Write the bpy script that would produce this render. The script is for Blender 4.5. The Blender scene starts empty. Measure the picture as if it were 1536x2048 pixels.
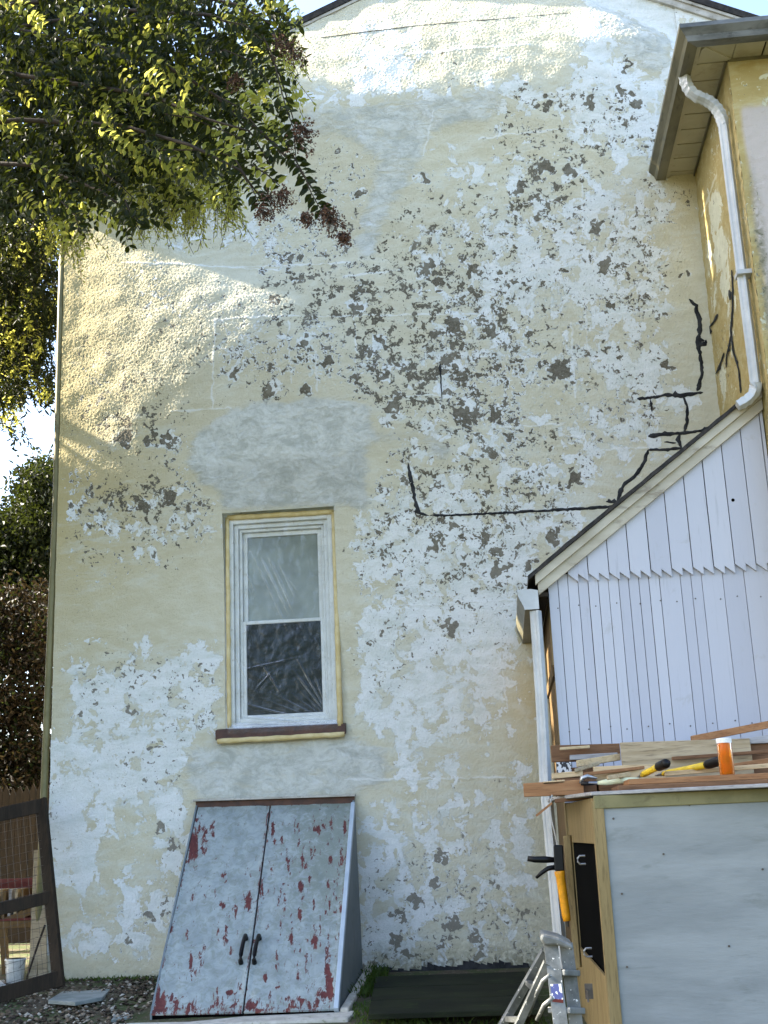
import bpy, math, random
import numpy as np
from mathutils import Vector, Matrix

random.seed(11)
RNG = np.random.default_rng(7)
S = bpy.context.scene
COL = S.collection

# ------------------------------------------------------------------ camera
FPX = 2450.0                      # focal length in pixels of the 1536x2048 photograph
CAM = np.array([3.0, -9.2, 0.95])
YAW, PITCH, ROLL = (math.radians(a) for a in (5.06, 14.73, 2.39))
FW = np.array([-math.sin(YAW)*math.cos(PITCH), math.cos(YAW)*math.cos(PITCH), math.sin(PITCH)])
_R = np.array([math.cos(YAW), math.sin(YAW), 0.0])
_U = np.cross(_R, FW)
RT = _R*math.cos(ROLL) - _U*math.sin(ROLL)
UP = _U*math.cos(ROLL) + _R*math.sin(ROLL)
cd = bpy.data.cameras.new('camera')
cam = bpy.data.objects.new('camera', cd)
COL.objects.link(cam)
cd.sensor_fit = 'VERTICAL'
cd.sensor_height = 36.0
cd.lens = 36.0*FPX/2048.0
cd.clip_start = 0.05
cd.clip_end = 3000
cam.matrix_world = Matrix(((RT[0], UP[0], -FW[0], CAM[0]), (RT[1], UP[1], -FW[1], CAM[1]),
                           (RT[2], UP[2], -FW[2], CAM[2]), (0, 0, 0, 1)))
S.camera = cam

# ------------------------------------------------------------------ sky, sun, exposure
SUN_PHI = math.radians(36)        # height of the sun along the wall, from the left
SUN_TH = math.radians(-1.7)       # the sun rakes the gable wall, almost in its plane
SDIR = Vector((-math.cos(SUN_PHI)*math.cos(SUN_TH), -math.sin(SUN_TH), math.sin(SUN_PHI)*math.cos(SUN_TH)))
W = bpy.data.worlds.new('World')
S.world = W
W.use_nodes = True
wn = W.node_tree.nodes
sky = wn.new('ShaderNodeTexSky')
sky.sky_type = 'NISHITA'
sky.sun_disc = False
sky.sun_elevation = math.asin(SDIR.z)
sky.sun_rotation = math.atan2(SDIR.x, SDIR.y)
sky.dust_density = 2.2
sky.air_density = 0.9
bg = wn['Background']
W.node_tree.links.new(sky.outputs[0], bg.inputs[0])
bg.inputs[1].default_value = 0.11
sl = bpy.data.lights.new('sun', 'SUN')
sl.energy = 5.0
sl.angle = math.radians(0.5)
sl.color = (1.0, 0.91, 0.76)
so = bpy.data.objects.new('sun', sl)
so.rotation_euler = SDIR.to_track_quat('Z', 'Y').to_euler()
so.location = (-20, 0, 20)
COL.objects.link(so)
S.view_settings.view_transform = 'Standard'
S.view_settings.look = 'None'
S.view_settings.gamma = 1
S.view_settings.exposure = 2.7
S.view_settings.use_curve_mapping = False
S.cycles.max_bounces = 8
S.cycles.transparent_max_bounces = 16


# ------------------------------------------------------------------ survey helpers: photo pixel -> point of a known plane
def ray(px, py):
    return FW + RT*(px-768)/FPX - UP*(py-1024)/FPX


def PY(px, py, Y=0.0):
    d = ray(px, py)
    return CAM + d*(Y-CAM[1])/d[1]


def PX(px, py, X):
    d = ray(px, py)
    return CAM + d*(X-CAM[0])/d[0]


def PZ(px, py, Z):
    d = ray(px, py)
    return CAM + d*(Z-CAM[2])/d[2]


def to_px(x, y, z):
    vx, vy, vz = x-CAM[0], y-CAM[1], z-CAM[2]
    dz = vx*FW[0]+vy*FW[1]+vz*FW[2]
    return (768+FPX*(vx*RT[0]+vy*RT[1]+vz*RT[2])/dz, 1024-FPX*(vx*UP[0]+vy*UP[1]+vz*UP[2])/dz)


def gz(y):                        # the yard falls gently away from the wall
    return 0.02 + 0.085*min(y, 0.0)


# ------------------------------------------------------------------ object helpers
ORG = {}


def tag(o, label=None, cat=None, group=None, kind=None):
    if label: o['label'] = label
    if cat: o['category'] = cat
    if group: o['group'] = group
    if kind: o['kind'] = kind
    return o


def thing(name, loc, label, cat, group=None):
    o = bpy.data.objects.new(name, None)
    o.empty_display_size = 0.1
    o.location = loc
    COL.objects.link(o)
    ORG[o] = np.array(loc, float)
    return tag(o, label, cat, group)


def link(name, me, mat, parent, origin):
    o = bpy.data.objects.new(name, me)
    COL.objects.link(o)
    if mat is not None and not me.materials:
        me.materials.append(mat)
    if parent is not None:
        o.parent = parent
        o.location = tuple(np.array(origin)-ORG[parent])
    else:
        o.location = tuple(origin)
    ORG[o] = np.array(origin, float)
    return o


class MB:
    """collects boxes, bars, tubes and prisms for ONE mesh object, in world coordinates"""
    def __init__(s):
        s.v, s.f = [], []

    def add(s, vs, fs):
        n = len(s.v)
        s.v += [tuple(map(float, p)) for p in vs]
        s.f += [tuple(i+n for i in f) for f in fs]
        return s

    def box(s, lo, hi):
        x0, y0, z0 = lo
        x1, y1, z1 = hi
        return s.add([(x0, y0, z0), (x1, y0, z0), (x1, y1, z0), (x0, y1, z0), (x0, y0, z1), (x1, y0, z1), (x1, y1, z1), (x0, y1, z1)],
                     [(3, 2, 1, 0), (4, 5, 6, 7), (0, 1, 5, 4), (1, 2, 6, 5), (2, 3, 7, 6), (3, 0, 4, 7)])

    def prism(s, front, d):
        """a polygon pushed along the vector d"""
        n = len(front)
        d = np.array(d, float)
        vs = [np.array(p, float) for p in front]
        vs += [p+d for p in vs]
        fs = [tuple(range(n)), tuple(range(2*n-1, n-1, -1))]
        fs += [(i+n, (i+1) % n+n, (i+1) % n, i) for i in range(n)]
        return s.add(vs, fs)

    def bar(s, a, b, w, h, up=(0, 0, 1)):
        """square bar from a to b: w across, h along up"""
        a, b = np.array(a, float), np.array(b, float)
        t = b-a
        t /= np.linalg.norm(t)
        sd = np.cross(t, np.array(up, float))
        sd /= np.linalg.norm(sd)
        u = np.cross(sd, t)
        q = [(-1, -1), (1, -1), (1, 1), (-1, 1)]
        vs = [p+sd*w/2*i+u*h/2*j for p in (a, b) for i, j in q]
        return s.add(vs, [(0, 1, 2, 3), (7, 6, 5, 4), (0, 4, 5, 1), (1, 5, 6, 2), (2, 6, 7, 3), (3, 7, 4, 0)])

    def tube(s, pts, r, n=8, cap=True, prof=None):
        pts = [np.array(p, float) for p in pts]
        rs = r if isinstance(r, (list, tuple, np.ndarray)) else [r]*len(pts)
        k = len(s.v)
        up = np.array((0.13, 0.21, 0.97))
        vs, fs = [], []
        for i, p in enumerate(pts):
            t = pts[min(i+1, len(pts)-1)]-pts[max(i-1, 0)]
            t = t/(np.linalg.norm(t)+1e-9)
            a = np.cross(t, up)
            if np.linalg.norm(a) < 0.05:
                a = np.cross(t, (1, 0, 0))
            a /= np.linalg.norm(a)
            b = np.cross(a, t)
            if prof is None:
                for j in range(n):
                    g = 2*math.pi*j/n
                    vs.append(p+rs[i]*(a*math.cos(g)+b*math.sin(g)))
            else:
                for (u, w) in prof:
                    vs.append(p+rs[i]*(a*u+b*w))
        n = n if prof is None else len(prof)
        for i in range(len(pts)-1):
            for j in range(n):
                fs.append((i*n+j, i*n+(j+1) % n, (i+1)*n+(j+1) % n, (i+1)*n+j))
        if cap:
            fs.append(tuple(range(n-1, -1, -1)))
            fs.append(tuple((len(pts)-1)*n+j for j in range(n)))
        return s.add(vs, fs)

    def lathe(s, base, prof, axis=(0, 0, 1), n=20):
        base = np.array(base, float)
        ax = np.array(axis, float)
        ax /= np.linalg.norm(ax)
        return s.tube([base+ax*h for r, h in prof], [max(r, 1e-4) for r, h in prof], n)

    def build(s, name, mat, parent=None, origin=None, smooth=False, bevel=0.0):
        V = np.array(s.v, float)
        if origin is None:
            origin = ORG[parent] if parent is not None else (V.min(0)+V.max(0))/2*np.array((1, 1, 0))+np.array((0, 0, V[:, 2].min()))
        me = bpy.data.meshes.new(name)
        me.from_pydata([tuple(p) for p in V-np.array(origin)], [], s.f)
        me.validate()
        if smooth:
            me.shade_smooth()
        o = link(name, me, mat, parent, origin)
        if bevel:
            m = o.modifiers.new('bevel', 'BEVEL')
            m.width = bevel
            m.segments = 2
            m.limit_method = 'ANGLE'
        return o


def box_part(name, lo, hi, mat, parent, bevel=0.0):
    return MB().box(lo, hi).build(name, mat, parent, bevel=bevel)


# ------------------------------------------------------------------ materials
class NT:
    def __init__(s, name):
        s.m = bpy.data.materials.new(name)
        s.m.use_nodes = True
        s.t = s.m.node_tree
        s.n = s.t.nodes
        s.b = s.n['Principled BSDF']
        s.out = s.n['Material Output']
        s._tc = None

    def new(s, typ, **kw):
        nd = s.n.new(typ)
        for k, v in kw.items():
            setattr(nd, k, v)
        return nd

    def ln(s, a, b):
        s.t.links.new(a, b)

    def coord(s, scale=(1, 1, 1), rot=(0, 0, 0)):
        if s._tc is None:
            s._tc = s.new('ShaderNodeTexCoord')
        mp = s.new('ShaderNodeMapping')
        mp.inputs['Scale'].default_value = scale
        mp.inputs['Rotation'].default_value = rot
        s.ln(s._tc.outputs['Object'], mp.inputs[0])
        return mp.outputs[0]

    def noise(s, scale, detail=4, rough=0.55, dist=0.0, vec=None, stretch=(1, 1, 1)):
        nd = s.new('ShaderNodeTexNoise')
        nd.inputs['Scale'].default_value = scale
        nd.inputs['Detail'].default_value = detail
        nd.inputs['Roughness'].default_value = rough
        nd.inputs['Distortion'].default_value = dist
        s.ln(vec if vec is not None else s.coord(stretch), nd.inputs['Vector'])
        return nd.outputs['Fac']

    def math(s, op, a, b=None, c=None, clamp=False):
        nd = s.new('ShaderNodeMath', operation=op)
        nd.use_clamp = clamp
        for i, x in enumerate((a, b, c)):
            if x is None:
                continue
            if isinstance(x, (int, float)):
                nd.inputs[i].default_value = x
            else:
                s.ln(x, nd.inputs[i])
        return nd.outputs[0]

    def ramp(s, fac, lo, hi):
        nd = s.new('ShaderNodeMapRange')
        nd.interpolation_type = 'SMOOTHSTEP'
        s.ln(fac, nd.inputs[0])
        for i, x in ((1, lo), (2, hi)):
            nd.inputs[i].default_value = x
        return nd.outputs[0]

    def mix(s, fac, a, b, blend='MIX'):
        nd = s.new('ShaderNodeMix', data_type='RGBA', blend_type=blend)
        for x, inp in ((fac, nd.inputs[0]), (a, nd.inputs[6]), (b, nd.inputs[7])):
            if isinstance(x, (int, float)):
                inp.default_value = x
            elif isinstance(x, (tuple, list)):
                inp.default_value = (*x, 1) if len(x) == 3 else x
            else:
                s.ln(x, inp)
        return nd.outputs[2]

    def attr(s, name):
        nd = s.new('ShaderNodeAttribute')
        nd.attribute_name = name
        return nd.outputs['Fac']

    def bump(s, h, dist=0.002, strength=0.5):
        nd = s.new('ShaderNodeBump')
        nd.inputs['Distance'].default_value = dist
        nd.inputs['Strength'].default_value = strength
        s.ln(h, nd.inputs['Height'])
        s.ln(nd.outputs[0], s.b.inputs['Normal'])

    def color(s, c, rough=0.7, metal=0.0, spec=0.4):
        if isinstance(c, (tuple, list)):
            s.b.inputs['Base Color'].default_value = (*c, 1)
        else:
            s.ln(c, s.b.inputs['Base Color'])
        s.b.inputs['Roughness'].default_value = rough
        s.b.inputs['Metallic'].default_value = metal
        s.b.inputs['Specular IOR Level'].default_value = spec
        return s


def paint(name, c1, c2, rough=0.6, scale=6, metal=0.0, bumpd=0.001, stretch=(1, 1, 1), dirt=None, dirt_amt=0.35, spec=0.4, bscale=60):
    """a weathered surface: two tones, blotches of dirt, fine relief"""
    t = NT(name)
    n1 = t.noise(scale, 6, 0.6, 0.2, stretch=stretch)
    c = t.mix(t.ramp(n1, 0.35, 0.65), c1, c2)
    if dirt is not None:
        n2 = t.noise(scale*2.3, 8, 0.7, 0.4, stretch=stretch)
        c = t.mix(t.math('MULTIPLY', t.ramp(n2, 0.55, 0.68), dirt_amt), c, dirt)
    t.color(c, rough, metal, spec)
    t.bump(t.noise(bscale, 5, 0.6, stretch=stretch), bumpd, 0.6)
    return t.m


def wood(name, c1, c2, along='x', scale=9, rough=0.75, dark=None):
    t = NT(name)
    st = {'x': (0.12, 1.6, 1.6), 'y': (1.6, 0.12, 1.6), 'z': (1.6, 1.6, 0.12)}[along]
    g = t.noise(scale*3, 7, 0.65, 0.8, stretch=st)
    g2 = t.noise(scale*14, 3, 0.6, 0.2, stretch=st)
    c = t.mix(t.ramp(g, 0.3, 0.7), c1, c2)
    c = t.mix(t.math('MULTIPLY', t.ramp(g2, 0.5, 0.72), 0.55), c, dark or tuple(x*0.35 for x in c1))
    t.color(c, rough, 0, 0.25)
    t.bump(g2, 0.0015, 0.6)
    return t.m


def plain(name, c, rough=0.5, metal=0.0, spec=0.4):
    t = NT(name)
    n = t.noise(35, 5, 0.6)
    cc = t.mix(t.ramp(n, 0.3, 0.7), tuple(x*0.82 for x in c), tuple(min(1, x*1.12) for x in c))
    t.color(cc, rough, metal, spec)
    t.bump(n, 0.0005, 0.3)
    return t.m


def leafmat(name, c1, c2, tr, trmix=0.5, rough=0.5):
    t = NT(name)
    oi = t.new('ShaderNodeNewGeometry')
    c = t.mix(oi.outputs['Random Per Island'], c1, c2)
    t.color(c, rough, 0, 0.14)
    tl = t.new('ShaderNodeBsdfTranslucent')
    tc = t.mix(oi.outputs['Random Per Island'], tr, tuple(x*0.65 for x in tr))
    t.ln(tc, tl.inputs[0])
    mx = t.new('ShaderNodeMixShader')
    mx.inputs[0].default_value = trmix
    t.ln(t.b.outputs[0], mx.inputs[1])
    t.ln(tl.outputs[0], mx.inputs[2])
    t.ln(mx.outputs[0], t.out.inputs[0])
    return t.m


def stucco(name, cream1, cream2, warm, white1, white2):
    """old masonry paint: cream coat over white over grey-brown render, thresholds driven by painted wear attributes"""
    t = NT(name)
    nA = t.noise(6.2, 11, 0.68, 0.3)
    nB = t.noise(25, 3.6, 0.56, 0.6)
    nF = t.noise(85, 5, 0.65)
    nL = t.noise(1.3, 4, 0.5)
    nS = t.noise(9, 9, 0.7, 0.5, stretch=(0.5, 1, 1.3))
    cr = t.mix(t.ramp(nS, 0.3, 0.7), cream1, cream2)
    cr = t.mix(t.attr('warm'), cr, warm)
    cr = t.mix(t.math('MULTIPLY', t.ramp(nF, 0.58, 0.75), 0.35), cr, tuple(x*0.5 for x in cream1))
    # thin, half-worn coat: the white shows through
    thin = t.math('MULTIPLY', t.ramp(t.math('ADD', nS, t.math('MULTIPLY', t.attr('white'), 0.3)), 0.55, 0.8), 0.4)
    cr = t.mix(thin, cr, white2)
    wh = t.mix(t.ramp(nS, 0.38, 0.72), white1, white2)
    wh = t.mix(t.math('MULTIPLY', t.ramp(nF, 0.55, 0.7), 0.3), wh, (0.36, 0.36, 0.31))
    nT = t.noise(9, 10, 0.74, 0.5, stretch=(0.65, 1, 1))
    gr = t.mix(t.ramp(nT, 0.36, 0.64), (0.345, 0.35, 0.30), (0.50, 0.505, 0.445))
    gr2 = t.mix(t.ramp(nT, 0.36, 0.60), (0.45, 0.47, 0.42), (0.66, 0.68, 0.63))
    gr = t.mix(t.attr('tone'), gr, gr2)
    gr = t.mix(t.math('MULTIPLY', t.ramp(nA, 0.55, 0.68), 0.5), gr, (0.68, 0.71, 0.70))
    ch = t.mix(t.ramp(nF, 0.35, 0.65), (0.10, 0.088, 0.062), (0.19, 0.172, 0.128))
    ch = t.mix(t.math('MULTIPLY', t.ramp(nA, 0.45, 0.62), 0.6), ch, (0.27, 0.255, 0.20))
    ch = t.mix(t.math('MULTIPLY', t.attr('bare'), 0.65), ch, (0.30, 0.285, 0.24))
    thW = t.math('MULTIPLY_ADD', t.attr('white'), -0.40, 0.715)
    dW = t.math('SUBTRACT', nA, thW)
    thC = t.math('MULTIPLY_ADD', t.attr('chip'), -0.44, 0.768)
    dC = t.math('SUBTRACT', nB, thC)
    halo = t.math('SUBTRACT', t.math('ADD', dC, t.math('MULTIPLY', t.math('SUBTRACT', nL, 0.5), 0.5)), -0.01)
    mW = t.math('MAXIMUM', t.ramp(dW, -0.004, 0.006), t.ramp(halo, -0.004, 0.006))
    nB2 = t.noise(48, 3, 0.55, 0.4)
    mC = t.math('MAXIMUM', t.ramp(dC, -0.005, 0.005), t.ramp(t.math('SUBTRACT', nB2, t.math('MULTIPLY_ADD', t.attr('chip'), -0.34, 0.775)), -0.006, 0.006))
    mG = t.ramp(t.math('ADD', t.attr('grey'), t.math('MULTIPLY', t.math('SUBTRACT', nS, 0.5), 1.7)), 0.25, 0.85)
    mN = t.math('MULTIPLY', t.ramp(t.math('ADD', t.attr('line'), t.math('MULTIPLY', t.math('SUBTRACT', nS, 0.56), 2.6)), 0.25, 0.8), 0.65)
    c = t.mix(mG, cr, gr)
    notG = t.math('SUBTRACT', 1.0, mG)
    c = t.mix(t.math('MULTIPLY', mW, t.math('MULTIPLY_ADD', notG, 0.85, 0.15)), c, wh)
    c = t.mix(mN, c, white1)
    c = t.mix(t.math('MULTIPLY', mC, t.math('MULTIPLY_ADD', notG, 0.9, 0.1)), c, ch)
    # brownish tone, stronger towards the wall foot and at the wing's corners
    c = t.mix(t.math('MULTIPLY', t.attr('dirt'), t.ramp(nB, 0.3, 0.6)), c, (0.20, 0.19, 0.12))
    t.color(c, 0.85, 0, 0.25)
    h = t.math('SUBTRACT', 1.0, t.math('MULTIPLY', mW, 0.45))
    h = t.math('SUBTRACT', h, t.math('MULTIPLY', mC, 0.6))
    h = t.math('ADD', h, t.math('MULTIPLY', nF, t.math('MULTIPLY_ADD', mG, -0.9, 1.7)))
    h = t.math('ADD', h, t.math('MULTIPLY', nT, t.math('MULTIPLY', mG, 4.0)))
    h = t.math('ADD', h, t.math('MULTIPLY', t.noise(170, 4, 0.65, stretch=(1, 1, 0.6)), 1.3))
    t.bump(h, 0.0042, 0.9)
    return t.m


M_STUCCO = stucco('peeling_stucco', (0.575, 0.54, 0.39), (0.665, 0.64, 0.50), (0.50, 0.415, 0.205), (0.78, 0.80, 0.775), (0.63, 0.665, 0.61))
M_WING = stucco('wing_stucco', (0.40, 0.31, 0.12), (0.47, 0.38, 0.17), (0.50, 0.445, 0.40), (0.66, 0.65, 0.48), (0.55, 0.54, 0.38))
M_SEAL = paint('black_sealant', (0.010, 0.011, 0.012), (0.034, 0.035, 0.036), 0.7, 14, bumpd=0.003, spec=0.2)
M_ROOF = paint('dark_shingle', (0.018, 0.017, 0.016), (0.045, 0.04, 0.036), 0.9, 25, bumpd=0.004)
M_TRIM = paint('weathered_trim', (0.36, 0.34, 0.29), (0.50, 0.48, 0.43), 0.6, 8, dirt=(0.13, 0.11, 0.08), dirt_amt=0.7)
M_RAKE = paint('beige_trim', (0.40, 0.36, 0.27), (0.52, 0.48, 0.38), 0.55, 5, dirt=(0.16, 0.12, 0.08), dirt_amt=0.6, stretch=(0.3, 1, 1))
M_PALEGREEN = paint('pale_green_paint', (0.50, 0.53, 0.33), (0.58, 0.61, 0.42), 0.6, 5)
M_OLIVE = paint('olive_pipe', (0.15, 0.135, 0.055), (0.21, 0.185, 0.08), 0.5, 4, dirt=(0.10, 0.08, 0.03), dirt_amt=0.6)
M_WINWHITE = paint('window_white', (0.66, 0.67, 0.64), (0.76, 0.77, 0.75), 0.45, 9, dirt=(0.35, 0.31, 0.22), dirt_amt=0.4)
M_TAPE = paint('masking_tape', (0.55, 0.43, 0.19), (0.66, 0.55, 0.29), 0.6, 12, bumpd=0.002, bscale=25)
M_SILLDARK = paint('dark_sill', (0.045, 0.018, 0.012), (0.09, 0.035, 0.02), 0.5, 12)
M_SOFFIT = paint('beige_soffit', (0.36, 0.325, 0.21), (0.43, 0.39, 0.27), 0.5, 3, dirt=(0.22, 0.18, 0.10), dirt_amt=0.4)
M_GUTTER = paint('grimy_gutter', (0.075, 0.068, 0.034), (0.17, 0.15, 0.085), 0.4, 5, dirt=(0.04, 0.035, 0.02), dirt_amt=0.8, stretch=(1, 0.3, 1))
M_GUTTERGREY = paint('grey_gutter', (0.05, 0.055, 0.055), (0.17, 0.18, 0.185), 0.35, 6, dirt=(0.03, 0.03, 0.03), dirt_amt=0.8, stretch=(0.4, 1, 1))
M_PIPE = paint('white_downspout', (0.40, 0.42, 0.42), (0.50, 0.52, 0.52), 0.35, 5, dirt=(0.35, 0.33, 0.25), dirt_amt=0.3)
M_WHITEWOOD = paint('white_boards', (0.42, 0.43, 0.47), (0.50, 0.51, 0.545), 0.55, 4, dirt=(0.38, 0.38, 0.39), dirt_amt=0.35, stretch=(1, 1, 0.2), bscale=40)
def boards():
    t = NT('white_boards')
    oi = t.new('ShaderNodeObjectInfo')
    c = t.mix(oi.outputs['Random'], (0.44, 0.45, 0.50), (0.50, 0.51, 0.555))
    g_ = t.noise(26, 8, 0.7, 0.6, stretch=(1.6, 1, 0.10))
    c = t.mix(t.math('MULTIPLY', t.ramp(g_, 0.56, 0.72), 0.45), c, (0.33, 0.34, 0.36))
    n_ = t.noise(5, 9, 0.75, 0.5)
    c = t.mix(t.math('MULTIPLY', t.ramp(n_, 0.60, 0.70), 0.35), c, (0.36, 0.35, 0.33))
    t.color(c, 0.55, 0, 0.35)
    t.bump(g_, 0.002, 0.6)
    return t.m


M_WHITEWOOD = boards()
M_TANWOOD = wood('tan_wood', (0.20, 0.145, 0.06), (0.27, 0.20, 0.09), 'z', 5)
M_BROWNWOOD = wood('brown_wood', (0.11, 0.065, 0.025), (0.16, 0.10, 0.04), 'z', 5)
M_LUMBER = wood('pale_lumber', (0.50, 0.36, 0.19), (0.62, 0.48, 0.29), 'x', 6)
M_LUMBERRED = wood('reddish_lumber', (0.26, 0.12, 0.05), (0.36, 0.19, 0.085), 'x', 6)
M_LUMBERDARK = wood('dark_lumber', (0.13, 0.065, 0.03), (0.21, 0.11, 0.055), 'x', 6)
M_WEATHERED = wood('weathered_board', (0.30, 0.23, 0.13), (0.46, 0.37, 0.24), 'x', 5, dark=(0.07, 0.05, 0.035))
M_GREYWOOD = wood('grey_board', (0.25, 0.24, 0.23), (0.40, 0.39, 0.38), 'x', 6)
M_DARKWOOD = wood('old_dark_wood', (0.016, 0.011, 0.006), (0.034, 0.022, 0.012), 'z', 6)
M_BLACK = plain('black_plastic', (0.004, 0.004, 0.0045), 0.4, 0, 0.25)
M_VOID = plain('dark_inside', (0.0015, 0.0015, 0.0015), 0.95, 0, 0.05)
M_ALU = paint('worn_aluminium', (0.40, 0.41, 0.40), (0.56, 0.57, 0.56), 0.38, 9, metal=0.85, dirt=(0.12, 0.12, 0.11), dirt_amt=0.8)
M_CONCRETE = paint('pale_concrete', (0.42, 0.40, 0.34), (0.56, 0.54, 0.48), 0.85, 12, dirt=(0.16, 0.17, 0.08), dirt_amt=0.7)
M_WIRE = plain('rusty_wire', (0.10, 0.085, 0.07), 0.5, 0.5)
M_YELLOW = plain('yellow_handle', (0.75, 0.50, 0.03), 0.35)
M_ORANGE = plain('orange_barrel', (0.72, 0.30, 0.012), 0.35)
M_STEEL = plain('steel', (0.45, 0.45, 0.45), 0.3, 0.9)
M_RED = plain('red_box_paint', (0.12, 0.016, 0.010), 0.6)
M_WHITEPL = plain('white_plastic', (0.72, 0.72, 0.68), 0.4)

# ------------------------------------------------------------------ the main house: stucco gable wall


def gauss_field(shape, step, lo, hi, ay=1.0):
    """band-limited random relief with wavelengths between lo and hi metres, unit rms"""
    f = np.fft.rfft2(RNG.standard_normal(shape))
    ky = np.fft.fftfreq(shape[0], step)[:, None]
    kx = np.fft.rfftfreq(shape[1], step)[None, :]
    k = np.hypot(kx, ky*ay)+1e-9
    g = np.exp(-(k*lo)**2)*(1-np.exp(-(k*hi)**2))/k**0.4
    r = np.fft.irfft2(f*g, shape)
    return r/r.std()


def inside(poly, X, Z):
    r = np.zeros(X.shape, bool)
    n = len(poly)
    for i in range(n):
        x0, z0 = poly[i]
        x1, z1 = poly[(i+1) % n]
        c = ((z0 > Z) != (z1 > Z))
        r ^= c & (X < (x1-x0)*(Z-z0)/(z1-z0+1e-9)+x0)
    return r


def blur(a, k):
    """separable box blur, three passes"""
    for _ in range(3):
        for ax in (0, 1):
            p = np.concatenate([np.repeat(a.take([0], ax), k, ax), a, np.repeat(a.take([-1], ax), k, ax)], ax)
            c = np.cumsum(np.insert(p, 0, 0, axis=ax), axis=ax)
            n = 2*k+1
            a = (c.take(range(n, c.shape[ax]), ax)-c.take(range(0, c.shape[ax]-n), ax))/n
    return a


def seg_dist(X, Y, pts):
    d = np.full(X.shape, 1e9)
    for (x0, y0), (x1, y1) in zip(pts[:-1], pts[1:]):
        lx, ly = x1-x0, y1-y0
        t = np.clip(((X-x0)*lx+(Y-y0)*ly)/(lx*lx+ly*ly+1e-9), 0, 1)
        d = np.minimum(d, np.hypot(X-x0-t*lx, Y-y0-t*ly))
    return d


def wear_map(rows, px, py):
    g = np.zeros((33, 25))
    for r, spans in rows.items():
        for c0, c1, v in spans:
            g[r, c0:c1+1] = v/10.0
    u = np.clip(px/64-0.5, 0, 23.0)
    v = np.clip(py/64-0.5, 0, 31.0)
    i, j = u.astype(int), v.astype(int)
    a, b = u-i, v-j
    return (g[j, i]*(1-a)+g[j, i+1]*a)*(1-b)+(g[j+1, i]*(1-a)+g[j+1, i+1]*a)*b


WHITE = {0: [(10, 17, 1), (18, 21, 8)], 1: [(11, 12, 5), (13, 17, 1), (18, 22, 8)], 2: [(11, 12, 5), (13, 17, 1), (18, 21, 7)],
         3: [(9, 15, 6), (16, 20, 6)], 4: [(9, 13, 3), (14, 17, 2), (18, 20, 6)], 5: [(7, 12, 2), (14, 16, 3), (17, 18, 2), (19, 20, 3)],  # includes the sunlit ledge under the gable patch, put in as white
         6: [(5, 8, 4), (9, 12, 2), (13, 17, 3), (18, 20, 5)], 7: [(5, 8, 5), (10, 14, 3), (15, 20, 4), (21, 21, 2)],
         8: [(9, 12, 1), (13, 14, 4), (15, 16, 6), (17, 20, 5)], 9: [(8, 12, 2), (13, 14, 4), (15, 16, 5), (17, 20, 5)],
         10: [(7, 9, 3), (10, 12, 2), (13, 15, 4), (16, 17, 2), (18, 20, 4)], 11: [(7, 8, 3), (11, 15, 4), (16, 18, 4), (19, 20, 8)],
         12: [(7, 7, 2), (11, 14, 4), (15, 16, 2), (17, 19, 2), (20, 21, 6)], 13: [(12, 15, 4), (16, 17, 3), (18, 20, 5)],
         14: [(12, 14, 4), (15, 16, 3), (17, 18, 4), (19, 20, 3)], 15: [(2, 6, 4), (11, 15, 5), (16, 18, 5)],
         16: [(2, 5, 5), (6, 6, 3), (11, 14, 6), (15, 18, 5)], 17: [(2, 5, 3), (11, 13, 6), (14, 16, 6)],
         18: [(2, 3, 2), (4, 6, 1), (11, 13, 5), (14, 16, 7)], 19: [(2, 6, 1), (11, 15, 7), (16, 16, 4)],
         20: [(2, 3, 4), (4, 6, 6), (11, 15, 7), (16, 16, 4)], 21: [(2, 6, 7), (11, 13, 7), (14, 15, 6), (16, 16, 3)],
         22: [(2, 6, 6), (11, 12, 7), (13, 15, 6), (16, 16, 3)], 23: [(1, 5, 7), (6, 6, 5), (12, 13, 6), (14, 16, 3)],
         24: [(1, 5, 7), (12, 13, 5), (14, 16, 4)], 25: [(1, 2, 8), (3, 4, 5), (5, 5, 7), (11, 13, 5), (14, 16, 5)],
         26: [(1, 2, 8), (3, 4, 3), (5, 5, 7), (11, 12, 6), (13, 16, 5)], 27: [(1, 2, 7), (3, 4, 4), (5, 5, 5), (11, 12, 6), (13, 16, 5)],
         28: [(2, 3, 3), (4, 5, 6), (11, 13, 6), (14, 16, 4)], 29: [(1, 4, 7), (5, 5, 2), (11, 12, 7), (13, 16, 3)],
         30: [(11, 13, 5), (14, 16, 2)]}
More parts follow.
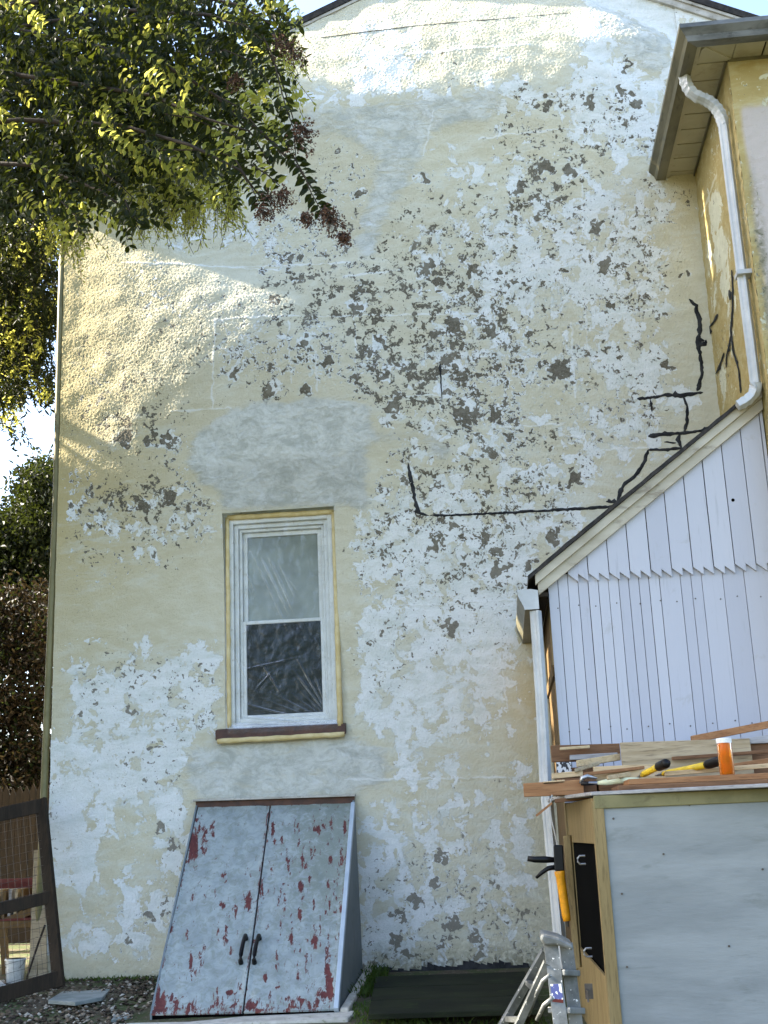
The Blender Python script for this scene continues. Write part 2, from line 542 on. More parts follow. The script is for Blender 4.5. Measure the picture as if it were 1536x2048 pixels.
CHIP = {1: [(12, 14, 2)], 2: [(11, 14, 2), (19, 19, 3)], 3: [(9, 13, 1), (14, 19, 3)], 4: [(9, 11, 2), (15, 18, 3), (19, 20, 4)],
        5: [(9, 12, 3), (13, 15, 2), (16, 18, 4), (20, 20, 3)], 6: [(6, 8, 2), (9, 12, 3), (13, 15, 3), (16, 17, 5), (18, 19, 2), (20, 21, 3)],
        7: [(5, 7, 2), (8, 11, 4), (12, 15, 4), (16, 17, 3), (18, 18, 2), (19, 20, 4)],
        8: [(3, 6, 2), (8, 11, 4), (12, 13, 5), (14, 15, 5), (16, 18, 3), (19, 20, 4)], 9: [(4, 7, 3), (8, 9, 4), (10, 13, 5), (14, 15, 5), (16, 18, 3), (19, 20, 4)],
        10: [(2, 7, 3), (8, 10, 4), (11, 12, 5), (13, 15, 6), (16, 17, 3), (18, 20, 2)], 11: [(2, 6, 3), (7, 10, 4), (11, 14, 6), (15, 15, 5), (16, 18, 4), (19, 20, 3)],
        12: [(2, 5, 3), (6, 7, 2), (8, 9, 3), (11, 15, 6), (16, 18, 2), (19, 20, 3)], 13: [(2, 2, 3), (3, 5, 5), (12, 15, 5), (16, 18, 3), (19, 20, 3)],
        14: [(2, 4, 2), (5, 5, 3), (12, 14, 4), (15, 15, 4), (16, 18, 3)], 15: [(2, 6, 5), (11, 13, 4), (14, 17, 4)],
        16: [(2, 6, 4), (11, 12, 4), (13, 15, 5), (16, 18, 3)], 17: [(2, 5, 3), (11, 13, 4), (14, 16, 5)],
        18: [(2, 3, 2), (11, 13, 3), (14, 16, 4)], 19: [(3, 4, 1), (11, 12, 3), (13, 16, 3)], 20: [(2, 5, 3), (6, 6, 3), (11, 13, 3), (14, 15, 2)],
        21: [(2, 6, 4), (11, 12, 3)], 22: [(2, 3, 3), (5, 6, 4), (11, 12, 2)], 23: [(2, 3, 2), (4, 5, 4), (12, 15, 1)], 24: [(1, 5, 3), (13, 15, 2)],
        25: [(1, 1, 4), (5, 5, 4), (13, 15, 2)], 26: [(1, 2, 2), (5, 5, 5), (12, 15, 3)], 27: [(1, 2, 2), (5, 5, 3), (11, 15, 4)],
        28: [(2, 3, 1), (4, 5, 4), (11, 12, 3), (13, 16, 4)], 29: [(2, 4, 2), (11, 12, 4), (13, 16, 4)], 30: [(2, 4, 1), (11, 16, 4)], 31: [(2, 4, 1), (11, 16, 4)]}
# single large chips: x, y, radius in photo pixels
BIG = [(1120, 742, 34), (940, 550, 22), (905, 655, 30), (980, 668, 24), (1055, 668, 18), (930, 760, 22), (930, 835, 34), (985, 830, 24), (715, 620, 18),
       (620, 700, 18), (548, 805, 26), (660, 740, 16), (735, 720, 22), (760, 690, 16), (255, 880, 28), (310, 880, 17), (340, 885, 22), (230, 1010, 16),
       (290, 1015, 22), (345, 1000, 20), (145, 1010, 12), (310, 1110, 14), (975, 915, 15), (1150, 960, 26), (1210, 700, 14), (1330, 735, 17), (870, 1100, 24),
       (1000, 1140, 26), (1105, 1080, 24), (900, 1255, 22), (620, 800, 18), (1195, 460, 20), (1205, 535, 20), (1040, 390, 24), (1090, 350, 18), (1140, 360, 16),
       (850, 370, 14), (720, 395, 15), (860, 540, 20), (880, 570, 22), (770, 760, 18), (780, 830, 24), (880, 745, 22), (850, 690, 14), (1230, 615, 14),
       (265, 1420, 15), (258, 1880, 12), (320, 1660, 20), (350, 1690, 18), (300, 1840, 20), (330, 1800, 12), (800, 1830, 26), (830, 1800, 22), (880, 1710, 22),
       (870, 1770, 18), (900, 1850, 30), (950, 1880, 22), (960, 1905, 16), (790, 1880, 22), (805, 1905, 16), (880, 1890, 18), (1010, 1840, 14), (590, 560, 16),
       (480, 770, 14), (500, 860, 8), (1340, 310, 12), (1250, 160, 16), (1240, 210, 16), (1180, 240, 18), (1265, 230, 18), (1090, 240, 14), (1370, 560, 10)]
GREYP = [[(388, 882), (440, 850), (500, 818), (600, 808), (715, 812), (748, 840), (746, 905), (600, 916), (385, 942)],
         [(385, 947), (500, 930), (735, 908), (735, 1025), (672, 1016), (450, 1030), (430, 985)],
         [(375, 1500), (440, 1485), (690, 1468), (772, 1492), (780, 1560), (705, 1592), (395, 1605), (372, 1560)],
         [(560, 255), (1000, 212), (1000, 262), (865, 290), (850, 335), (790, 420), (748, 520), (700, 512), (755, 340), (690, 290), (560, 300)],
         [(740, 872), (870, 868), (905, 912), (900, 936), (872, 938), (855, 892), (740, 900)],
         [(1120, 10), (1260, 30), (1340, 80), (1340, 150), (1290, 180), (1180, 60)]]
LINES = [[(768, 136), (1060, 122)], [(958, 300), (1313, 268)], [(1050, 230), (1215, 208), (1308, 188)], [(1308, 188), (1305, 268)], [(1218, 130), (1220, 300)],
         [(1008, 422), (1133, 412)], [(1160, 340), (1168, 500)], [(985, 480), (990, 600)], [(1178, 637), (1308, 625)], [(720, 638), (970, 632)], [(440, 660), (720, 640)],
         [(442, 660), (432, 830)], [(712, 640), (716, 720)], [(585, 660), (590, 780)], [(350, 835), (470, 828)], [(440, 540), (700, 530)], [(250, 535), (560, 545)],
         [(870, 740), (886, 830)], [(768, 806), (960, 790)], [(1180, 905), (1300, 895)], [(880, 990), (870, 1110)], [(820, 1100), (850, 1180)], [(770, 1215), (1040, 1200)],
         [(1142, 650), (1150, 800)], [(1165, 590), (1180, 740)], [(540, 1120), (545, 1180)], [(690, 1560), (1010, 1555)], [(1000, 1300), (1015, 1420)], [(690, 560), (800, 545)],
         [(870, 250), (850, 330)], [(1180, 440), (1300, 430)], [(640, 720), (640, 800)], [(1000, 860), (1130, 850)]]
LIT_A = [(560, 40), (720, -30), (1120, -20), (1245, 50), (1292, 92), (1195, 118), (1130, 178), (1000, 210), (760, 226), (590, 236), (520, 255), (330, 270), (300, 100)]
LIT_B = [(100, 430), (290, 462), (330, 520), (470, 515), (640, 500), (715, 478), (765, 515), (720, 560), (600, 580), (550, 680), (470, 700), (420, 735), (345, 790), (262, 850), (250, 925), (90, 968)]

STEP = 0.0075
WX0, WX1, WZ0, WZ1 = -0.44, 4.84, -0.25, 8.55
nx, nz = int(round((WX1-WX0)/STEP))+1, int(round((WZ1-WZ0)/STEP))+1
xs = WX0+np.arange(nx)*STEP
zs = WZ0+np.arange(nz)*STEP
GX, GZ = np.meshgrid(xs, zs)
PXg, PYg = to_px(GX, np.zeros_like(GX), GZ)


def roof_z(x):
    return np.minimum(8.49+0.43*(x-3.3), 8.49-0.515*(x-3.3))


aW = wear_map(WHITE, PXg, PYg)
aW += 0.10*np.clip((PXg-780)/150, 0, 1)*np.clip((PYg-230)/60, 0, 1)*np.clip((1010-PYg)/60, 0, 1)+0.16*np.clip((PXg-560)/60, 0, 1)*np.clip((1100-PXg)/60, 0, 1)*np.clip((215-PYg)/60, 0, 1)  # last term: brightness of the sunlit gable put into the white coat
aC = wear_map(CHIP, PXg, PYg)
jx, jy = gauss_field(GX.shape, STEP, 0.06, 0.4)*9, gauss_field(GX.shape, STEP, 0.06, 0.4)*9
for (cx, cy, r) in BIG:
    d = np.hypot(PXg+jx*0.6-cx, PYg+jy*0.6-cy)/(r*0.66)
    aC = np.maximum(aC, np.clip(1.45-0.95*d, 0, 0.9))
    aW = np.maximum(aW, np.clip(0.85-0.28*d, 0, 0.75))
aG = np.zeros_like(GX)
for gi_, poly in enumerate(GREYP):
    aG = np.maximum(aG, (1.0, 1.0, 0.85, 0.74, 0.7, 0.7)[gi_]*inside(poly, PXg+jx*0.5, PYg+jy*0.35).astype(float))
aG = blur(aG, 5)
aTone = blur(np.maximum(inside(GREYP[0], PXg+jx*0.5, PYg+jy*0.35), np.maximum(0.8*(PYg > 1300), 0.45))*1.0, 3)
aTone = np.maximum(aTone, 0.9*(PYg < 600))
aBare = np.clip((PYg-1080)/350, 0, 1)
aC = aC*(1-0.12*aBare)*np.where(aC < 0.65, 1.0-0.10*np.clip((aC-0.35)/0.2, 0, 1), 1.0)+0.03*(PXg > 1000)*(PYg > 200)*(PYg < 1050)+0.03*(PXg < 760)*(PXg > 540)*(PYg > 430)*(PYg < 790)
aC = np.where(aC < 0.66, aC*np.clip(0.93+0.30*gauss_field(GX.shape, STEP, 0.10, 0.35), 0.3, 1.35), aC)
aC *= 1-0.9*aG
aW *= 1-0.6*aG
aL = np.zeros_like(GX)
for ln in LINES:
    d = seg_dist(PXg+jx*0.12, PYg+jy*0.12, ln)
    aL = np.maximum(aL, np.clip(1.2-d/3.2, 0, 1))
aWarm = np.clip((450-PXg)/330, 0, 1)*1.0*np.clip((1500-PYg)/500, 0.15, 1)  # golden paint tint at left, partly sun bounce put into the colour
aWarm = np.maximum(aWarm, 0.55*np.clip(1-np.abs(PXg-1060)/55, 0, 1)*np.clip(1-np.abs(PYg-1420)/260, 0, 1))  # brownish shade beside the shed downspout, put into the tint
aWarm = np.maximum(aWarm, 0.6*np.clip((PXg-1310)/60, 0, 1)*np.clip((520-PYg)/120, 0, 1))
aFoot = np.clip((PYg-1880)/70, 0, 1)*np.clip((PXg-700)/60, 0, 1)*0.9+np.clip((PYg-1935)/40, 0, 1)*0.6
aFoot = np.clip(aFoot+0.35*np.clip((PXg-880)/220, 0, 1)*np.clip((PYg-1500)/350, 0, 1), 0, 1)
# relief: the wall is out of true. Where it leans back towards the sun the raking light catches it.
j2, j3 = gauss_field(GX.shape, STEP, 0.12, 0.6)*16, gauss_field(GX.shape, STEP, 0.12, 0.6)*12
lit = np.maximum(blur(inside(LIT_A, PXg+jx*1.5+j2, PYg+jy*0.7+j3*0.4).astype(float), 5), blur(inside(LIT_B, PXg-25+jx*2+j2*1.6, PYg+jy*1.4+j3).astype(float), 15)*0.85)
H = np.zeros_like(GX)
cot = math.cos(SUN_PHI)/math.sin(SUN_PHI)
ds = STEP/math.sin(SUN_PHI)
kd = math.exp(-ds/2.4)
for j in range(nz-2, -1, -1):
    up = np.interp(xs-cot*STEP, xs, H[j+1], left=0.0)
    H[j] = up*kd+lit[j]*0.20*ds
H = blur(H, 2)
rough = gauss_field(GX.shape, STEP, 0.006, 0.016)*0.0011+gauss_field(GX.shape, STEP, 0.008, 0.035, 2.4)*0.0006+gauss_field(GX.shape, STEP, 0.03, 0.10)*0.0002+gauss_field(GX.shape, STEP, 0.2, 0.8)*0.002
rough *= (1-0.55*aG)
lumps = gauss_field(GX.shape, STEP, 0.03, 0.09)*0.0012*aG
H += rough+lumps+aG*0.004+aL*0.002

house = thing('main_house', (2.2, 0.0, 0.0), 'old house with tall peeling cream stucco gable wall and dark patched cracks', 'house')
keep_v = np.ones_like(GX, bool)
cxm = (GX[:-1, :-1]+STEP/2)
czm = (GZ[:-1, :-1]+STEP/2)
face_ok = czm < roof_z(cxm)-0.02
OPEN = (0.915, 1.805, 1.735, 3.43)
face_ok &= ~((cxm > OPEN[0]) & (cxm < OPEN[1]) & (czm > OPEN[2]) & (czm < OPEN[3]))
idx = np.arange(nx*nz).reshape(nz, nx)
q = np.stack([idx[:-1, :-1], idx[:-1, 1:], idx[1:, 1:], idx[1:, :-1]], -1)[face_ok]
verts = np.stack([GX-2.2, -H, GZ], -1).reshape(-1, 3)
used = np.unique(q)
remap = np.full(nx*nz, -1)
remap[used] = np.arange(len(used))


def grid_mesh(name, V, Q, attrs, smooth=True):
    me = bpy.data.meshes.new(name)
    me.vertices.add(len(V))
    me.vertices.foreach_set('co', V.astype(np.float32).ravel())
    me.loops.add(Q.size)
    me.loops.foreach_set('vertex_index', Q.astype(np.int32).ravel())
    me.polygons.add(len(Q))
    me.polygons.foreach_set('loop_start', np.arange(0, Q.size, 4, dtype=np.int32))
    me.polygons.foreach_set('use_smooth', np.full(len(Q), smooth, dtype=bool))
    for k, a in attrs.items():
        at = me.attributes.new(k, 'FLOAT', 'POINT')
        at.data.foreach_set('value', a.astype(np.float32).ravel())
    me.update()
    me.validate()
    return me


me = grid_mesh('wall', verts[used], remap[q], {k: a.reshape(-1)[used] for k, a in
               (('white', aW), ('chip', aC), ('grey', aG), ('line', aL), ('warm', aWarm), ('dirt', aFoot), ('tone', aTone), ('bare', aBare))})
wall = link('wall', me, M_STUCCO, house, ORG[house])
wall['label'] = 'peeling cream stucco wall with white and grey patches'


def wall_h(x, z):
    i = int(np.clip((x-WX0)/STEP, 0, nx-1))
    j = int(np.clip((z-WZ0)/STEP, 0, nz-1))
    return H[j, i]


# the gable wall goes on behind the wing's roof
def gable_rest():
    nu_, nv_ = 60, 110
    u_, v_ = np.meshgrid(np.linspace(0, 1, nu_), np.linspace(0, 1, nv_))
    X_ = 4.838+u_*1.2
    Z_ = 5.6+v_*(roof_z(X_)-0.02-5.6)
    Y_ = -0.01+gauss_field(u_.shape, 0.02, 0.03, 0.2)*0.0015
    k_ = np.arange(nu_*nv_).reshape(nv_, nu_)
    Q_ = np.stack([k_[:-1, :-1], k_[:-1, 1:], k_[1:, 1:], k_[1:, :-1]], -1).reshape(-1, 4)
    o_ = np.ones(nu_*nv_)
    me_ = grid_mesh('wall', np.stack([X_, Y_, Z_], -1).reshape(-1, 3)-ORG[house], Q_, {'white': o_*0.75, 'chip': o_*0.15, 'grey': o_*0, 'line': o_*0, 'warm': o_*0, 'dirt': o_*0})
    link('wall', me_, M_STUCCO, house, ORG[house])


gable_rest()
# the rest of the house shell
box_part('side_wall', (-0.435, 0.02, -0.3), (-0.40, 7.0, 6.72), M_STUCCO, house)
box_part('back_wall', (-0.40, 6.9, -0.3), (7.1, 7.0, 6.6), M_STUCCO, house)


def roof_slab(x0, x1, name):
    z0, z1 = float(roof_z(np.array(x0))), float(roof_z(np.array(x1)))
    MB().prism([(x0, -0.06, z0+0.02), (x1, -0.06, z1+0.02), (x1, -0.06, z1+0.085), (x0, -0.06, z0+0.085)], (0, 7.1, 0)).build(name, M_ROOF, house)


roof_slab(-0.66, 3.3, 'roof')
roof_slab(3.3, 7.25, 'roof')


def rake(x0, x1, dz0, dz1, y0, y1, mat, nm='rake_board'):
    z0, z1 = float(roof_z(np.array(x0))), float(roof_z(np.array(x1)))
    MB().prism([(x0, y0, z0-dz0), (x1, y0, z1-dz0), (x1, y0, z1-dz1), (x0, y0, z0-dz1)], (0, y1-y0, 0)).build(nm, mat, house, bevel=0.003)


for a, b in ((-0.62, 3.299), (3.301, 7.2)):
    rake(a, b, 0.075, -0.019, -0.035, 0.015, M_TRIM)
    rake(a, b, 0.012, -0.018, -0.05, -0.036, M_TRIM, 'rake_moulding')
# boxed eave return at the low end of the roof
MB().prism([(-0.64, -0.05, 6.72), (-0.02, -0.05, 6.95), (-0.02, -0.05, 6.42), (-0.30, -0.05, 6.20), (-0.62, -0.05, 6.34)], (0, 0.30, 0)).build('eave_return', M_PALEGREEN, house, bevel=0.006)
box_part('eave_soffit', (-0.64, 0.26, 6.55), (-0.44, 6.9, 6.60), M_PALEGREEN, house)
# pipe at the left corner
p0, p1, p2 = PY(122, 600, 0.03), PY(112, 1000, 0.03), PY(88, 1585, 0.03)
dn = p2-p1
MB().tube([PY(126, 480, 0.03), p0, p1, p2, p2+dn*0.9], 0.028, 10).build('corner_pipe', M_OLIVE, house, smooth=True)

# black crack sealant smeared along the cracks (photo survey points: x, y, width)
SEAL = [[(1378, 598, 6), (1392, 612, 9), (1400, 650, 9), (1396, 690, 10), (1402, 720, 9), (1404, 750, 8), (1394, 782, 10)],
        [(1274, 797, 7), (1300, 796, 6), (1330, 790, 7), (1365, 791, 9), (1406, 785, 4)],
        [(1365, 791, 5), (1374, 812, 6), (1374, 845, 7), (1368, 866, 6)],
        [(1296, 873, 8), (1330, 869, 9), (1370, 866, 6), (1400, 862, 5), (1420, 856, 12), (1436, 848, 10)],
        [(1360, 868, 6), (1356, 880, 9), (1362, 896, 6), (1330, 899, 5), (1296, 900, 6)],
        [(1296, 900, 7), (1288, 925, 9), (1272, 950, 7), (1250, 966, 8), (1240, 985, 9), (1234, 1004, 8)],
        [(1258, 1009, 8), (1200, 1015, 6), (1100, 1021, 6), (1000, 1026, 5), (900, 1031, 5), (860, 1031, 5)],
        [(858, 1032, 4), (840, 1026, 7), (832, 1010, 8), (826, 980, 8), (820, 950, 7), (816, 925, 4)],
        [(1300, 797, 4), (1304, 824, 4)], [(1290, 958, 10), (1298, 974, 6)], [(1394, 690, 7), (1410, 688, 10), (1412, 680, 7)],
        [(880, 728, 6), (881, 745, 4), (882, 770, 2.5), (884, 800, 1.5)], [(1212, 1003, 4), (1234, 1004, 7)], [(640, 76, 2.2), (730, 64, 2.5), (850, 50, 3.2), (950, 42, 3.0), (1060, 33, 2.2), (1140, 26, 1.8)], [(1328, 884, 3), (1352, 886, 4)]]


def ribbon(pts, width, off, name, parent, mat, plane=None):
    """a smeared bead that follows the surface, uneven in width"""
    P = []
    for (a, b) in zip(pts[:-1], pts[1:]):
        n = max(2, int(math.hypot(b[0]-a[0], b[1]-a[1])/5))
        for k in range(n):
            t = k/n
            P.append([a[i]+(b[i]-a[i])*t for i in range(3)])
    P.append(list(pts[-1]))
    mb = MB()
    vs, fs = [], []
    m = len(P)
    for i, (x, y, w) in enumerate(P):
        a, b = P[max(i-1, 0)], P[min(i+1, m-1)]
        tx, ty = b[0]-a[0], b[1]-a[1]
        L = math.hypot(tx, ty)+1e-6
        nxp, nyp = -ty/L, tx/L
        w1 = 1.05*w*(0.42+random.uniform(-0.16, 0.2))*width
        w2 = 1.05*w*(0.42+random.uniform(-0.16, 0.2))*width
        if random.random() < 0.06:
            w1 *= 2.2
        if i in (0, m-1):
            w1 *= 0.3
            w2 *= 0.3
        for s_, o_ in ((-w1, 0.0005), (-w1*0.5, 0.0045), (w2*0.5, 0.0045), (w2, 0.0005)):
            p = plane(x+nxp*s_, y+nyp*s_)
            vs.append(p+off*(o_+0.001))
    for i in range(m-1):
        for j in range(3):
            fs.append((i*4+j, i*4+j+1, i*4+5+j, i*4+4+j))
    mb.add(vs, fs)
    return mb.build(name, mat, parent, smooth=True)


def on_wall(x, y):
    p = PY(x, y, 0.0)
    for _ in range(2):
        p = PY(x, y, -float(wall_h(p[0], p[2])))
    return p


M_CRACK = paint('hairline_crack', (0.10, 0.095, 0.08), (0.16, 0.15, 0.13), 0.9, 30)
for s_ in SEAL:
    if s_[0][0] == 640:
        ribbon(s_, 0.75, np.array((0, -1.0, 0)), 'hairline_crack', house, M_CRACK, on_wall)
        continue
    ribbon(s_, 1.0, np.array((0, -1.0, 0)), 'crack_sealant', house, M_SEAL, on_wall)

# ------------------------------------------------------------------ window of the main house
X0, X1, Z0, Z1 = OPEN
win = box_part('window', (X0-0.005, 0.155, Z0-0.01), (X1+0.005, 0.165, Z1+0.01), M_VOID, house)
win['label'] = 'white double hung window with pale blind behind the upper pane'


def frame4(name, x0, x1, z0, z1, w, y0, y1, mat, parent, bottom=True, bevel=0.004):
    box_part(name, (x0, y0, z0), (x0+w, y1, z1), mat, parent, bevel)
    box_part(name, (x1-w, y0, z0), (x1, y1, z1), mat, parent, bevel)
    box_part(name, (x0+w, y0, z1-w), (x1-w, y1, z1), mat, parent, bevel)
    if bottom:
        box_part(name, (x0+w, y0, z0), (x1-w, y1, z0+w), mat, parent, bevel)


frame4('casing', X0-0.004, X1+0.004, Z0-0.004, Z1+0.006, 0.075, 0.012, 0.15, M_WINWHITE, win)
frame4('stop', X0+0.073, X1-0.073, Z0+0.073, Z1-0.071, 0.032, 0.045, 0.15, M_WINWHITE, win)
frame4('stop', X0+0.107, X1-0.107, Z0+0.10, Z1-0.105, 0.022, 0.07, 0.15, M_WINWHITE, win)
zm = PY(570, 1246, 0.08)[2]
frame4('sash', X0+0.131, X1-0.131, zm, Z1-0.129, 0.034, 0.105, 0.14, M_WINWHITE, win)
frame4('sash', X0+0.128, X1-0.128, Z0+0.105, zm+0.028, 0.026, 0.075, 0.103, M_WINWHITE, win)


def glass(name, tint, rough=0.03):
    t = NT(name)
    n = t.noise(5, 3, 0.5)
    t.color(t.mix(t.ramp(n, 0.3, 0.7), tint, tuple(x*0.75 for x in tint)), rough, 0, 0.8)
    return t.m


M_BLIND = glass('blind_behind_glass', (0.27, 0.30, 0.255), 0.12)
M_DARKGLASS = glass('dark_pane', (0.016, 0.023, 0.022), 0.08)
M_DARKGLASS.node_tree.nodes['Principled BSDF'].inputs['Specular IOR Level'].default_value = 0.08
M_BLIND.node_tree.nodes['Principled BSDF'].inputs['Specular IOR Level'].default_value = 0.4
box_part('pane', (X0+0.16, 0.124, zm+0.03), (X1-0.16, 0.130, Z1-0.16), M_BLIND, win)
box_part('pane', (X0+0.15, 0.088, Z0+0.125), (X1-0.15, 0.094, zm+0.004), M_DARKGLASS, win)
MB().prism([(X0-0.065, -0.05, Z0+0.02), (X1+0.03, -0.05, Z0+0.02), (X1+0.03, 0.0115, Z0+0.035), (X0-0.065, 0.0115, Z0+0.035)], (0, 0, -0.075)).build('sill', M_SILLDARK, win, bevel=0.004)

# clear plastic sheet and the tape that holds it
film = thing('plastic_sheet', (1.36, 0.0, Z0), 'clear wrinkled plastic sheet taped over the window', 'plastic sheet')


def filmmat():
    t = NT('clear_film')
    gl = t.new('ShaderNodeBsdfGlossy')
    gl.inputs['Roughness'].default_value = 0.16
    gl.inputs['Color'].default_value = (0.95, 0.97, 1, 1)
    df = t.new('ShaderNodeBsdfDiffuse')
    df.inputs['Color'].default_value = (0.8, 0.83, 0.84, 1)
    tr = t.new('ShaderNodeBsdfTransparent')
    tr.inputs['Color'].default_value = (0.97, 0.98, 0.98, 1)
    m1 = t.new('ShaderNodeMixShader')
    m1.inputs[0].default_value = 0.45
    t.ln(gl.outputs[0], m1.inputs[1])
    t.ln(df.outputs[0], m1.inputs[2])
    m2 = t.new('ShaderNodeMixShader')
    lw = t.new('ShaderNodeLayerWeight')
    lw.inputs[0].default_value = 0.35
    t.ln(t.math('MULTIPLY_ADD', t.math('POWER', lw.outputs['Facing'], 1.25), 1.7, 0.012), m2.inputs[0])
    t.ln(tr.outputs[0], m2.inputs[1])
    t.ln(m1.outputs[0], m2.inputs[2])
    t.ln(m2.outputs[0], t.out.inputs[0])
    return t.m


M_FILM = filmmat()
fn, fm = 240, 440
fx = np.linspace(X0+0.035, X1-0.02, fn)
fz = np.linspace(Z0-0.012, Z1-0.05, fm)
FX, FZ = np.meshgrid(fx, fz)
cxr, czr = X1-0.06, Z0+0.03          # folds fan out of the lower right corner
ang = np.arctan2(FZ-czr, cxr-FX)
rad = np.hypot(FX-cxr, FZ-czr)
fold = np.zeros_like(FX)
for (a0, w0, r0, amp) in [(0.10, .018, .8, .010), (0.22, .016, .75, .012), (0.34, .02, .6, .008), (0.47, .018, .55, .009), (0.62, .02, .42, .008), (0.78, .022, .4, .008),
                          (0.92, .02, .55, .011), (1.05, .018, .6, .010), (1.18, .022, .45, .010), (1.32, .02, .35, .008), (0.04, .012, .85, .008)]:
    fold += 1.5*amp*np.exp(-((ang-a0-0.06*rad)/(w0*0.7))**2)*np.clip(1-rad/r0, 0, 1)**0.6*np.clip(rad/0.08, 0, 1)
for (xa, za, xb, zb, w0, amp) in [(1.20, 3.10, 1.42, 2.62, .012, .011), (1.27, 3.08, 1.47, 2.60, .016, .009), (1.13, 3.14, 1.40, 2.52, .010, .006), (1.36, 3.00, 1.48, 2.72, .008, .008),
                                  (1.10, 2.95, 1.16, 2.80, .01, .006), (1.42, 2.90, 1.50, 2.78, .006, .007), (1.02, 2.20, 1.5, 2.28, .01, .004), (1.15, 2.05, 1.28, 2.18, .012, .005),
                                  (1.0, 1.86, 1.45, 1.80, .01, .008), (0.97, 1.80, 1.2, 1.78, .008, .008), (0.96, 2.4, 1.1, 2.1, .012, .005), (1.2, 2.25, 1.35, 2.0, .01, .005)]:
    lx, lz = xb-xa, zb-za
    tt = ((FX-xa)*lx+(FZ-za)*lz)/(lx*lx+lz*lz)
    dd = np.abs((FX-xa)*lz-(FZ-za)*lx)/math.hypot(lx, lz)
    fold += 1.6*amp*np.exp(-(dd/(w0*0.6))**2)*np.exp(-((tt-0.5)/0.42)**4)
fold += gauss_field(FX.shape, 0.004, 0.03, 0.09)*0.0004+gauss_field(FX.shape, 0.004, 0.08, 0.3)*0.0016
edge = np.minimum.reduce([FX-fx[0], fx[-1]-FX, FZ-fz[0], fz[-1]-FZ])
fy = -0.002-fold*np.clip(edge/0.05, 0, 1)
fy += np.clip((Z0+0.06-FZ)/0.035, 0, 1)*(-0.052)
ii = np.arange(fn*fm).reshape(fm, fn)
fq = np.stack([ii[:-1, :-1], ii[:-1, 1:], ii[1:, 1:], ii[1:, :-1]], -1).reshape(-1, 4)
fme = grid_mesh('film', np.stack([FX, fy, FZ], -1).reshape(-1, 3)-ORG[film], fq, {})
link('film', fme, M_FILM, film, ORG[film])


def tape(a, b, w, d=0.012):
    n = max(6, int(np.linalg.norm(np.array(b)-np.array(a))/0.05))
    a, b = np.array(a, float), np.array(b, float)
    pts = [a+(b-a)*k/n+np.array((random.uniform(-.002, .002), random.uniform(-.002, .002), random.uniform(-.0025, .0025))) for k in range(n+1)]
    t = (b-a)/np.linalg.norm(b-a)
    MB().tube(pts, [w/2*random.uniform(0.9, 1.1) for _ in pts], 8).build('tape', M_TAPE, film, smooth=True)


tape((X0+0.032, -0.002, Z0+0.04), (X0+0.028, -0.002, Z1-0.02), 0.034)
tape((X1-0.012, -0.03, Z0+0.01), (X1-0.012, -0.004, Z1-0.03), 0.042)
tape((X0+0.03, 0.0, Z1-0.018), (X1-0.01, 0.0, Z1-0.022), 0.045)
tape((X0-0.05, -0.05, Z0-0.062), (X1+0.02, -0.05, Z0-0.055), 0.042)

# ------------------------------------------------------------------ house wing on the right
wing = thing('house_wing', (5.6, -0.8, 0.0), 'ochre and pale stucco wing with boxed soffit, gutter and white downspout', 'house')
WXS, WYF, EZ = 4.82, -1.66, 5.98


def stucco_grid(name, o, du, dv, nu, nv, nrm, fields, mat, parent, rough=0.002):
    u, v = np.meshgrid(np.linspace(0, 1, nu), np.linspace(0, 1, nv))
    P = np.array(o)+u[..., None]*np.array(du)+v[..., None]*np.array(dv)
    st = np.linalg.norm(du)/nu
    P = P+np.array(nrm)*(gauss_field(u.shape, st, 0.03, 0.3)*rough)[..., None]
    px, py = to_px(P[..., 0], P[..., 1], P[..., 2])
    at = fields(px, py, P)
    k = np.arange(nu*nv).reshape(nv, nu)
    Q = np.stack([k[:-1, :-1], k[:-1, 1:], k[1:, 1:], k[1:, :-1]], -1).reshape(-1, 4)
    me_ = grid_mesh(name, P.reshape(-1, 3)-ORG[parent], Q, {kk: a.reshape(-1) for kk, a in at.items()})
    return link(name, me_, mat, parent, ORG[parent])


def f_side(px, py, P):
    z0 = np.zeros_like(px)
    w = 0.22*np.ones_like(px)
    for (x, y, rx, ry, v) in [(1432, 420, 14, 45, .95), (1442, 500, 15, 50, 1), (1450, 560, 12, 40, .85), (1418, 520, 8, 40, .6), (1447, 760, 10, 40, .8), (1462, 640, 14, 90, .45), (1430, 600, 12, 50, .5)]:
        w = np.maximum(w, v*np.clip(1.5-np.hypot((px-x)/rx, (py-y)/ry), 0, 1))
    c = 0.12+0.25*np.clip(1-np.hypot((px-1450)/30, (py-720)/120), 0, 1)
    l = np.clip(1.2-seg_dist(px, py, [(1432, 350), (1404, 432)])/3, 0, 1)
    return {'white': w, 'chip': c, 'grey': z0, 'line': l, 'warm': z0, 'dirt': 0.25*np.clip(1-np.abs(px-1392)/10, 0, 1)}


def f_front(px, py, P):
    z0 = np.zeros_like(px)
    warm = np.clip((P[..., 0]-WXS-0.035-0.008*np.sin(P[..., 2]*9))/0.03, 0, 1)*np.clip((5.63-P[..., 2])/0.05, 0, 1)
    d = np.clip((P[..., 0]-WXS)/0.05, 0, 1)*np.clip((WXS+0.12-P[..., 0])/0.05, 0, 1)*np.clip((5.3-P[..., 2])/0.6, 0, 1)
    return {'white': 0.25*(1-warm), 'chip': 0.1*(1-warm)+0.3*d, 'grey': z0, 'line': z0, 'warm': warm, 'dirt': 0.8*d}


